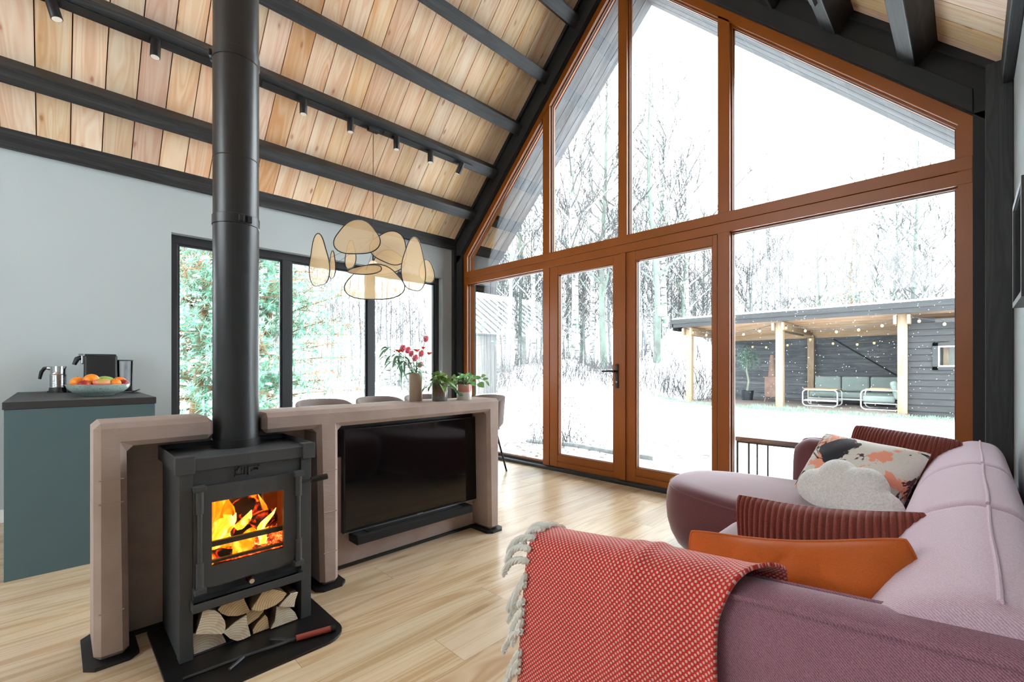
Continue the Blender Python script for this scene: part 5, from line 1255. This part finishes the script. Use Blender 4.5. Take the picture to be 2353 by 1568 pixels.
# ---------------------------------------------------------------- cushions
def pillow(w, h, th, nu=44, nv=30, ribs=0, ribd=.004, wr=0.004, seed=0, pinch=.06, sag=0.0, crease=()):
    mb = MB(); top = []; 
    def pt(i, j, s):
        u = -1 + 2 * i / nu; v = -1 + 2 * j / nv
        # edges curve inward between the corners
        x = u * w / 2 * (1 - pinch * (1 - v * v) * abs(u) ** 3); y = v * h / 2 * (1 - pinch * (1 - u * u) * abs(v) ** 3)
        rc_ = 1 - .075 * (u * u * v * v) ** 2; x *= rc_; y *= rc_
        pr = (max(0, (1 - abs(u) ** 2.3)) * max(0, (1 - abs(v) ** 2.3))) ** .62
        z = s * th / 2 * pr
        if ribs: z += s * ribd * (abs(math.sin(PI * ribs * (u + 1) / 2)) - .5) * min(1, pr * 4 + .25)
        if wr: z += s * wr * noise.noise((x * 9 + seed, y * 9, s * 3)) * min(1, pr * 2) + s * wr * .7 * noise.noise((x * 3.5 + seed, y * 22, 7)) * pr
        for c0, c1, sl, wd, dp in crease:
            dd = (x - c0) - sl * (y - c1); ln = abs(y - c1) / .12
            if s > 0 and ln < 1: z -= dp * math.exp(-(dd / wd) ** 2) * (1 - ln * ln) * pr
        y -= sag * (1 - u * u) * (v + 1) / 2
        return (x, y, z)
    n1 = (nu + 1) * (nv + 1); vs = [pt(i, j, 1) for i in range(nu + 1) for j in range(nv + 1)] + [pt(i, j, -1) for i in range(nu + 1) for j in range(nv + 1)]
    if not ribs:
        for i in range(nu + 1):
            for j in (0, nv):
                k = i * (nv + 1) + j; a = Vector(vs[k]); b = Vector(vs[n1 + k]); m = (a + b) / 2; vs[k] = vs[n1 + k] = tuple(m)
        for j in range(nv + 1):
            for i in (0, nu):
                k = i * (nv + 1) + j; m = (Vector(vs[k]) + Vector(vs[n1 + k])) / 2; vs[k] = vs[n1 + k] = tuple(m)
    fs = []
    for i in range(nu):
        for j in range(nv):
            a, b, c, d = i*(nv+1)+j, (i+1)*(nv+1)+j, (i+1)*(nv+1)+j+1, i*(nv+1)+j+1
            fs += [(a, b, c, d), (n1 + a, n1 + d, n1 + c, n1 + b)]
    ed = [i * (nv + 1) for i in range(nu + 1)] + [nu * (nv + 1) + j for j in range(1, nv + 1)] + [i * (nv + 1) + nv for i in range(nu - 1, -1, -1)] + [j for j in range(nv - 1, 0, -1)]
    for k in range(len(ed)):
        a, b = ed[k], ed[(k + 1) % len(ed)]; fs.append((b, a, n1 + a, n1 + b))
    mb.add(vs, fs); return mb, [Vector(vs[k]).lerp(Vector(vs[n1 + k]), .5) for k in ed]
def place(c, right, up):
    r = Vector(right).normalized(); u = Vector(up); u = (u - r * u.dot(r)).normalized(); n = r.cross(u)
    return Matrix(((r.x, u.x, n.x, c[0]), (r.y, u.y, n.y, c[1]), (r.z, u.z, n.z, c[2]), (0, 0, 0, 1)))
def split_pillow(mb, name, lab, mf, mbk, Mx, loc, ring, pipe=None, pr=.004):
    o = thing(name, lab, 'cushion', loc)
    n = len(mb.v) // 2; F = [f for f in mb.f if max(f) < n]; B = [f for f in mb.f if max(f) >= n]
    a = MB(); a.v = list(mb.v); a.f = F; b = MB(); b.v = list(mb.v); b.f = B
    for m_, nm, mt in ((a, 'front_cover', mf), (b, 'back_cover', mbk)):
        used_ = sorted({i for f in m_.f for i in f}); mp = {k: i for i, k in enumerate(used_)}; m_.v = [tuple(Mx @ Vector(m_.v[k])) for k in used_]; m_.f = [tuple(mp[i] for i in f) for f in m_.f]
        m_.build(nm, mt, o, smooth=True, angle=180)
    if pipe: MB().tube([Mx @ p for p in ring] + [Mx @ ring[0]], pr, 6, cap=False).build('piping', pipe, o, smooth=True)
    return o
M['rust_cord'] = fabric('rust_corduroy', rgb(150, 74, 62), rgb(118, 52, 44), 500, .3, .5)
t = NT('orange_cotton'); co = t.coords(); n1 = t.noise(t.coords(scale=(1, 1, 1.6)), 6, 2, .5, .7); n2 = t.noise(co, 900, 1)
t.bump(t.math('ADD', t.math('MULTIPLY', n1, 1.0), t.math('MULTIPLY', n2, .02)), .35, .05)
M['org_cloth'] = t.set(.85, 0, .2, .2, 0, t.ramp(n2, [(0.4, rgb(178, 86, 34)), (0.6, rgb(196, 100, 44))]))
M['slate_cloth'] = fabric('slate_cotton', rgb(84, 84, 88), rgb(70, 70, 74), 900, .12, .1)
M['beige_cloth'] = fabric('grey_beige_linen', rgb(196, 192, 186), rgb(180, 176, 170), 800, .15, .1)
# orange cushion against the near arm
mb, rg = pillow(.50, .42, .22, 80, 60, wr=.03, seed=3, sag=.025, pinch=.02, crease=[(-.06, .09, .8, .014, .030), (.04, .07, -.9, .013, .028), (-.14, .10, .35, .016, .020), (.12, .06, -.5, .016, .020)])
split_pillow(mb, 'orange_cushion', 'plain burnt orange cushion leaning on the near sofa arm', M['org_cloth'], M['slate_cloth'], place((-.285, 1.235, .480), (1, .05, .20), (-.05, .22, 1)), (-.33, 1.25, .43), rg, M['org_cloth'], .0035)
# rust corduroy lumbar behind it
mb, rg = pillow(.52, .30, .19, 168, 24, ribs=28, ribd=.017, wr=.006, seed=5, pinch=.04, sag=.02)
split_pillow(mb, 'corduroy_cushion', 'rust corduroy cushion standing in the middle of the sofa', M['rust_cord'], M['beige_cloth'], place((-.315, 1.67, .523), (1, .02, .09), (0, .10, 1)), (-.31, 1.67, .43), rg)
mb, rg = pillow(.46, .30, .18, 160, 24, ribs=30, ribd=.015, wr=.006, seed=8, pinch=.04)
split_pillow(mb, 'corduroy_cushion', 'rust corduroy cushion at the far end of the sofa by the glazing', M['rust_cord'], M['rust_cord'], place((-.255, 3.07, .615), (1, -.14, -.08), (0, .45, 1)), (-.23, 3.05, .45), rg)
# patterned cushion
t = NT('leaf_print_linen'); co = t.coords(); c = t.mix(t.ramp(t.noise(co, 120, 2), [(0.4, 0.0), (0.6, .3)]), rgb(222, 216, 208), rgb(204, 196, 188))
def blot(c, col, sc, lo, off):
    mp = t.node('ShaderNodeMapping'); mp.inputs['Location'].default_value = off; t.link(co, mp.inputs[0])
    f = t.ramp(t.noise(mp.outputs[0], sc, 5, .62, .6), [(lo, 0.0), (lo + .012, 1.0)]); return t.mix(f, c, col)
c = blot(c, rgb(240, 160, 134), 6.0, .56, (3, 1, 7)); c = blot(c, rgb(92, 52, 66), 7.5, .575, (9, 4, 2)); c = blot(c, rgb(52, 50, 56), 7.0, .545, (1, 8, 5))
M['leaf_print'] = t.set(.85, 0, .2, .2, 0, c)
mb, rg = pillow(.54, .44, .20, 44, 34, wr=.008, seed=12, pinch=.10)
split_pillow(mb, 'printed_cushion', 'off-white cushion printed with dark and coral leaf shapes', M['leaf_print'], M['leaf_print'], place((-.41, 2.84, .535), (1, -.50, -.06), (.12, .75, 1)), (-.36, 2.86, .44), rg)
# cloud cushion
t = NT('white_boucle'); co = t.coords(); n1 = t.noise(co, 130, 3); t.bump(n1, .9, .006); M['boucle'] = t.set(.95, 0, .1, .6, 0, t.ramp(n1, [(0.3, rgb(212, 206, 204)), (0.7, rgb(240, 237, 235))]))
circ = [(-.165, -.015, .085), (-.07, .055, .095), (.06, .045, .100), (.165, -.02, .085), (.03, -.05, .10), (-.09, -.05, .09), (.11, -.055, .085)]
NA, NR = 96, 16; rad = []
for k in range(NA):
    a = 2 * PI * k / NA; d = Vector((math.cos(a), math.sin(a))); best = 0
    for x, y, r in circ:
        b_ = d.x * x + d.y * y; disc_ = b_ * b_ - (x * x + y * y - r * r)
        if disc_ >= 0: best = max(best, b_ + math.sqrt(disc_))
    rad.append(best)
rad = [sum(rad[(k + e) % NA] for e in (-1, 0, 1)) / 3 for k in range(NA)]
Mx = place((-.395, 2.56, .50), (1, -.62, -.08), (.15, .42, 1)); mb = MB()
for s in (1, -1):
    vs = [Vector((0, 0, s * .075))]; fs = []
    for j in range(1, NR + 1):
        f = j / NR
        for k in range(NA):
            a = 2 * PI * k / NA; z = s * .075 * max(0, 1 - f ** 3.0) ** .5
            p = Vector((rad[k] * f * math.cos(a), rad[k] * f * math.sin(a), z)); p.z += s * .006 * noise.noise(p * 16) * (1 - f ** 4) + s * .002 * noise.noise(p * 120) * (1 - f ** 4); vs.append(p)
    for k in range(NA): fs.append((0, 1 + k, 1 + (k + 1) % NA) if s > 0 else (0, 1 + (k + 1) % NA, 1 + k))
    for j in range(NR - 1):
        for k in range(NA):
            a, b_, c, d = 1 + j*NA + k, 1 + (j+1)*NA + k, 1 + (j+1)*NA + (k+1) % NA, 1 + j*NA + (k+1) % NA
            fs.append((a, b_, c, d) if s > 0 else (a, d, c, b_))
    mb.add([Mx @ v for v in vs], fs)
o = mb.build('cloud_cushion', M['boucle'], None, smooth=True, angle=180); tag(o, 'white cloud shaped cushion in fluffy boucle fabric', 'cushion')

# ---------------------------------------------------------------- throw blanket over the near arm
t = NT('red_woven_wool'); uvn = t.node('ShaderNodeUVMap'); sp = t.node('ShaderNodeSeparateXYZ'); t.link(uvn.outputs[0], sp.inputs[0]); K = PI / .0062
wob = t.math('MULTIPLY', t.noise(uvn.outputs[0], 14, 2), 1.4)
v1 = t.math('MULTIPLY', t.math('SINE', t.math('ADD', t.math('MULTIPLY', sp.outputs[0], K), wob)), t.math('SINE', t.math('ADD', t.math('MULTIPLY', sp.outputs[1], K), wob)))
f = t.ramp(v1, [(0.12, 0.0), (0.42, 1.0)]); c = t.mix(f, rgb(204, 58, 50), rgb(232, 190, 184)); c = t.mix(t.math('MULTIPLY', t.noise(t.coords(), 300, 2), .25), c, rgb(176, 40, 36))
t.bump(t.math('ADD', v1, t.noise(t.coords(), 600, 2)), .5, .002); M['throw'] = t.set(.95, 0, .15, .35, 0, c)
TH = thing('throw_blanket', 'red and white woven throw with pale fringe hanging over the near sofa arm', 'blanket', (-.6, .95, .5))
TP = [(1.150, .30), (1.150, .40), (1.138, .50), (1.110, .570), (1.075, .596), (1.03, .604), (.985, .600), (.953, .578), (.942, .53), (.934, .42), (.928, .28), (.924, .15), (.921, .03)]
TPc = catmull([(a, b, 0) for a, b in TP], 5); TL_ = [0]
for a, b in zip(TPc[:-1], TPc[1:]): TL_.append(TL_[-1] + (b - a).length)
tb = MB(); nx = 60; vs = []; uv = []
for i in range(nx + 1):
    s = i / nx
    for k, p in enumerate(TPc):
        w = TL_[k] / TL_[-1]
        xl = -.882 - .05 * max(0, w - .4); xr = -.335 - .045 * max(0, w - .45) + .02 * math.sin(w * 9) + (.05 * max(0, 1 - abs(w - .30) / .2))
        x = xl + (xr - xl) * s
        fold = .008 * noise.noise((x * 5, w * 2, 1)) + .007 * math.exp(-((x + .52 + .07 * w) / .018) ** 2) + .004 * math.exp(-((x + .575 + .05 * w) / .02) ** 2) + .012 * max(0, (s - .9) / .1) ** 2
        y, z = p.x, p.y + az(max(x, -.88)) * (max(0, (p.y - .2) / .4))
        tx, tz = (TPc[min(k+1, len(TPc)-1)] - TPc[max(k-1, 0)]).x, (TPc[min(k+1, len(TPc)-1)] - TPc[max(k-1, 0)]).y; L = math.hypot(tx, tz)
        ny, nz = tz / L, -tx / L
        vs.append((x, y + ny * fold, z + nz * abs(fold) + .002)); uv.append((x * 1.0, TL_[k]))
m_ = len(TPc); fs = [(i*m_ + k, (i+1)*m_ + k, (i+1)*m_ + k + 1, i*m_ + k + 1) for i in range(nx) for k in range(m_ - 1)]
tb.add(vs, fs); tb.uv = uv; ob = tb.build('woven_cloth', M['throw'], TH, smooth=True, angle=180); sm = ob.modifiers.new('solid', 'SOLIDIFY'); sm.thickness = .008; sm.offset = 1
M['fringe'] = plain('pale_wool_fringe', rgb(222, 222, 216), .95, bump=.4, bscale=300)
R = random.Random(3)
def tassel(p, d1, L):
    tt = MB(); pts = []
    p = Vector(p); d = Vector(d1).normalized(); g = Vector((-.12, -.25, -1)).normalized()
    for k in range(15):
        s = k / 14; dd = (d * (1 - s) + g * s * 1.1).normalized(); pts.append(p.copy()); p = p + dd * L / 14
    for ph in (0, 2.1, 4.2):
        hp = []
        for k, c in enumerate(pts):
            a = ph + k * 1.25; hp.append(c + Vector((math.cos(a) * .6, math.cos(a) * .5, math.sin(a))) * .0055)
        tt.tube(hp, [.0062] * 13 + [.007, .003], 6)
    ts_ = tt.build('tassel', M['fringe'], TH, smooth=True)
lev = [k for k in range(m_)]
for k in range(22):
    w = .26 + .72 * k / 21; L_ = w * TL_[-1]; kk = min(range(m_), key=lambda i: abs(TL_[i] - L_)); v = vs[kk]
    tassel((v[0] + .012, v[1] - .006, v[2] + .004), (-1, R.uniform(-.3, .1), R.uniform(-1.6, -.5) if w > .5 else R.uniform(-.3, .25)), R.uniform(.08, .11))

# ================================================================== PLANTS ON THE CONSOLE
CT = .875
M['vase'] = plain('taupe_glazed_vase', rgb(172, 152, 134), .28, var=.12, vscale=9)
t = NT('brown_reactive_glaze'); co = t.coords(); sp = t.node('ShaderNodeSeparateXYZ'); t.link(co, sp.inputs[0]); z = t.math('ADD', t.math('MULTIPLY', t.math('SUBTRACT', sp.outputs[2], CT), 10.2), t.math('MULTIPLY', t.noise(co, 60, 3), .35))
c = t.ramp(z, [(0.42, rgb(120, 118, 116)), (0.80, rgb(104, 72, 46))]); c = t.mix(t.ramp(t.noise(co, 190, 3), [(0.45, 0.0), (0.6, .7)]), c, rgb(64, 58, 54)); M['brown_pot'] = t.set(.15, 0, .5, 0, .3, c)
t = NT('pink_dipped_glaze'); co = t.coords(); sp = t.node('ShaderNodeSeparateXYZ'); t.link(co, sp.inputs[0]); z = t.math('ADD', t.math('MULTIPLY', t.math('SUBTRACT', sp.outputs[2], CT), 10.2), t.math('MULTIPLY', t.noise(co, 30, 2), .08))
c = t.ramp(z, [(0.50, rgb(206, 202, 200)), (0.58, rgb(190, 122, 112)), (0.95, rgb(206, 150, 144))]); M['pink_pot'] = t.set(.15, 0, .5, 0, .3, c)
M['soil'] = plain('potting_soil', rgb(60, 46, 36), .95, var=.4, vscale=60)
def leafmat(name, a, b, stripe=None):
    t = NT(name); co = t.coords(); c = t.ramp(t.noise(co, 30, 3), [(0.35, a), (0.65, b)])
    if stripe:
        uvn = t.node('ShaderNodeUVMap'); w = t.node('ShaderNodeTexWave', bands_direction='X'); w.inputs['Scale'].default_value = 2.6; w.inputs['Distortion'].default_value = 1.0; t.link(uvn.outputs[0], w.inputs[0]); c = t.mix(t.ramp(w.outputs['Fac'], [(0.55, 0.0), (0.75, .8)]), c, stripe)
    return t.set(.35, 0, .5, 0, 0, c)
M['leaf_willow'] = leafmat('eucalyptus_leaf', rgb(104, 160, 126), rgb(146, 194, 160)); M['leaf_pep'] = leafmat('striped_peperomia_leaf', rgb(58, 104, 48), rgb(98, 146, 66), rgb(176, 206, 108)); M['leaf_round'] = leafmat('round_pilea_leaf', rgb(112, 184, 116), rgb(168, 216, 146))
M['stem'] = plain('green_stem', rgb(96, 120, 84), .6)
def leaf(base, d, L, W, m, par, droop=.5, cup=.25, tip=1.0, nm='leaf', roll=None):
    d = Vector(d).normalized(); side = d.cross(Vector((0, 0, 1)))
    if side.length < .1: side = Vector((1, 0, 0))
    side.normalize(); up_ = side.cross(d).normalized()
    ra = R.uniform(-1.25, 1.25) if roll is None else roll
    side, up_ = side * math.cos(ra) + up_ * math.sin(ra), up_ * math.cos(ra) - side * math.sin(ra); b = Vector(base); mb = MB(); vs = []; uv = []; n = 8
    for i in range(n + 1):
        s = i / n; c = b + d * L * s - Vector((0, 0, droop * L * s * s)); w = W * (math.sin(PI * min(1, s * .97 + .03) ** tip)) * .5 + .0003
        for e in (-1, -.5, 0, .5, 1): vs.append(c + side * w * e + up_ * (cup * w * abs(e) ** 1.5)); uv.append((e * .5 + .5, s))
    fs = [(i*5 + e, (i+1)*5 + e, (i+1)*5 + e + 1, i*5 + e + 1) for i in range(n) for e in range(4)]
    mb.add(vs, fs); mb.uv = uv; return mb.build(nm, m, par, smooth=True, angle=180)
def pot(name, lab, cat, x, y, r, h, m, taper=1.0):
    o = thing(name, lab, cat, (x, y, CT))
    MB().lathe([(0, 0), (r * taper - .003, 0), (r * taper, .004), (r, h - .003), (r - .001, h), (r - .006, h), (r - .007, h - .012), (0, h - .012)], 40, (x, y, CT)).build('pot', m, o, smooth=True)
    return o
R = random.Random(13)
# flower vase
vx, vy = -2.40, 1.565
V = pot('flower_vase', 'tall taupe vase of pink pompom flowers on the console', 'vase', vx, vy, .0405, .172, M['vase'])
t = NT('pompom_petals'); co = t.coords(); M['pompom'] = t.set(.7, 0, .2, .3, 0, t.ramp(t.noise(co, 150, 3), [(0.30, rgb(186, 50, 82)), (0.42, rgb(232, 104, 128)), (0.56, rgb(250, 176, 188))])); M['org_petal'] = plain('orange_petals', rgb(232, 92, 48), .6)
top_ = Vector((vx, vy, CT + .165))
def pom(p, r):
    p = Vector(p); mid = top_.lerp(p, .55) + Vector((R.uniform(-.02, .02), R.uniform(-.02, .02), .02))
    s_ = MB().tube(catmull([top_ - Vector((0, 0, .05)), top_, mid, p], 5), .0018, 6).build('flower_stem', M['stem'], V, smooth=True)
    mb = MB(); N_ = 110
    for k in range(N_):
        ph = math.acos(1 - 2 * (k + .5) / N_); th = k * 2.39996; d = Vector((math.sin(ph) * math.cos(th), math.sin(ph) * math.sin(th), math.cos(ph)))
        a = d.cross(Vector((.3, .2, 1))).normalized(); b_ = d.cross(a); w = r * .16
        mb.add([p + d * r * .45, p + d * r * .85 + a * w, p + d * r * (1 + R.uniform(-.05, .08)), p + d * r * .85 - a * w], [(0, 1, 2, 3)])
    mb.ball(tuple(p), r * .72, 12, 8); mb.build('pompom_flower', M['pompom'], s_, smooth=False)
for p, r in (((-2.40, 1.641, 1.259), 0.0224), ((-2.38, 1.463, 1.194), 0.0242), ((-2.40, 1.51, 1.185), 0.023), ((-2.42, 1.547, 1.165), 0.0207), ((-2.36, 1.537, 1.138), 0.023), ((-2.39, 1.60, 1.166), 0.023), ((-2.42, 1.612, 1.098), 0.0207)): pom(p, r)
def star(p, r):
    p = Vector(p); s_ = MB().tube(catmull([top_, top_.lerp(p, .5) + Vector((0, .01, .015)), p], 5), .0015, 6).build('flower_stem', M['stem'], V, smooth=True)
    for k in range(6):
        a = k * PI / 3; leaf(p, (math.cos(a) * .7, math.sin(a) * .7, .8), r, r * .38, M['org_petal'], s_, .3, .3, nm='petal')
for p in ((-2.40, 1.625, 1.194), (-2.40, 1.662, 1.160), (-2.42, 1.588, 1.178), (-2.38, 1.435, 1.170)): star(p, .034)
for p, L in (((-2.40, 1.375, 1.19), .07), ((-2.40, 1.39, 1.20), .06), ((-2.39, 1.43, 1.15), .09), ((-2.40, 1.415, 1.12), .10), ((-2.38, 1.46, 1.14), .08), ((-2.41, 1.40, 1.15), .08), ((-2.40, 1.47, 1.10), .09), ((-2.42, 1.50, 1.12), .07)):
    p = Vector(p); s_ = MB().tube(catmull([top_ - Vector((0, 0, .03)), top_.lerp(p, .5) + Vector((0, 0, .03)), p], 4), .0014, 5).build('leaf_stem', M['stem'], V, smooth=True)
    for e in range(3): leaf(p, (R.uniform(-.4, .4), R.uniform(-1, -.1) if e else R.uniform(-.3, .5), R.uniform(-.5, .3)), L * R.uniform(.7, 1.1), .014, M['leaf_willow'], s_, .75, .3)
for k in range(16):
    a = R.uniform(0, 2 * PI); leaf(top_ + Vector((0, 0, R.uniform(0, .07))), (math.cos(a), math.sin(a), R.uniform(.1, 1.1)), R.uniform(.05, .10), .013, M['leaf_willow'], V, .6, .3)
leaf(top_, (.2, -1, .35), .12, .012, M['leaf_willow'], V, .5); leaf(top_, (.1, 1, .45), .12, .012, M['leaf_willow'], V, .5)
# peperomia in the brown pot
bxp, byp = -2.295, 1.668
B = pot('potted_peperomia', 'leafy plant with striped dark leaves in a brown speckled pot', 'potted plant', bxp, byp, .0465, .098, M['brown_pot']); MB().lathe([(0, .084), (.039, .084), (0, .0865)], 20, (bxp, byp, CT)).build('soil', M['soil'], B)
c0 = Vector((bxp, byp, CT + .088))
for k in range(30):
    a = k * 2.4 + R.uniform(-.3, .3); el = R.uniform(.15, 1.3); d = Vector((math.cos(a) * math.cos(el), math.sin(a) * math.cos(el), math.sin(el))); e = c0 + d * R.uniform(.03, .075)
    s_ = MB().tube([c0, c0.lerp(e, .5) + Vector((0, 0, .008)), e], .0016, 5).build('leaf_stem', M['stem'], B, smooth=True); leaf(e, d + Vector((0, 0, -.35)), R.uniform(.048, .066), R.uniform(.042, .056), M['leaf_pep'], s_, .7, .35, .85)
for p in ((.03, -.12, .0), (.035, -.085, .02), (.02, .10, -.03), (.035, .12, -.05), (.03, .065, .0)):
    e = c0 + Vector(p); s_ = MB().tube(catmull([c0, c0.lerp(e, .6) + Vector((.015, 0, .03)), e], 4), .0016, 5).build('leaf_stem', M['stem'], B, smooth=True); leaf(e, (.4, p[1] * 8, -.3), .038, .028, M['leaf_pep'] if p[1] < 0 else M['leaf_willow'], s_, .5, .3, .9)
# pilea in the pink pot
pxp, pyp = -2.278, 1.848
B = pot('potted_pilea', 'bright green round leaved plant in a pink and white dipped pot', 'potted plant', pxp, pyp, .0475, .099, M['pink_pot']); MB().lathe([(0, .085), (.040, .085), (0, .0875)], 20, (pxp, pyp, CT)).build('soil', M['soil'], B)
c0 = Vector((pxp, pyp, CT + .088))
for k in range(34):
    a = k * 2.4 + R.uniform(-.3, .3); el = R.uniform(.1, 1.35); d = Vector((math.cos(a) * math.cos(el), math.sin(a) * math.cos(el), math.sin(el) * .9)); e = c0 + d * R.uniform(.035, .085)
    s_ = MB().tube([c0, c0.lerp(e, .5) + Vector((0, 0, .006)), e], .0016, 5).build('leaf_stem', M['stem'], B, smooth=True); leaf(e, d + Vector((R.uniform(-.3, .3), R.uniform(-.3, .3), -.2)), R.uniform(.032, .045), R.uniform(.032, .042), M['leaf_round'], s_, .4, .3, .8)
prev = c0
for p in ((.01, .09, .045), (.015, .13, .055), (.015, .15, .035), (.02, .115, .02), (.02, .165, .025)):
    e = c0 + Vector(p); s_ = MB().tube(catmull([prev, prev.lerp(e, .5) + Vector((0, 0, .008)), e], 4), .0015, 5).build('leaf_stem', M['stem'], B, smooth=True); leaf(e, (.5, .35, .35 if p[2] > .03 else -.6), .038, .036, M['leaf_round'], s_, .2, .15, .75)
    if p[1] < .1: prev = e

# ================================================================== PICTURE ON THE RIGHT WALL
o = thing('framed_picture', 'black framed dark print on the wall above the sofa', 'picture', (.15, 2.68, 1.55))
yb0, yb1, zb0, zb1, xf = 2.45, 2.92, 1.335, 1.77, .13
for a in ((yb0, yb0 + .022, zb0, zb1), (yb1 - .022, yb1, zb0, zb1), (yb0 + .022, yb1 - .022, zb0, zb0 + .022), (yb0 + .022, yb1 - .022, zb1 - .022, zb1)): MB().box(xf, XR - .001, *a).build('frame_bar', M['black_plastic'], o, bevel=.001)
t = NT('dark_botanical_print'); c = t.ramp(t.noise(t.coords(scale=(1, 1, 1)), 18, 5, .65), [(0.56, rgb(58, 64, 70)), (0.62, rgb(150, 158, 164)), (0.7, rgb(214, 218, 220))]); M['print'] = t.set(.4, col=c)
MB().box(xf + .012, XR - .012, yb0 + .022, yb1 - .022, zb0 + .022, zb1 - .022).build('print', M['print'], o); MB().box(xf + .004, xf + .007, yb0 + .022, yb1 - .022, zb0 + .022, zb1 - .022).build('picture_glass', M['glass'], o)
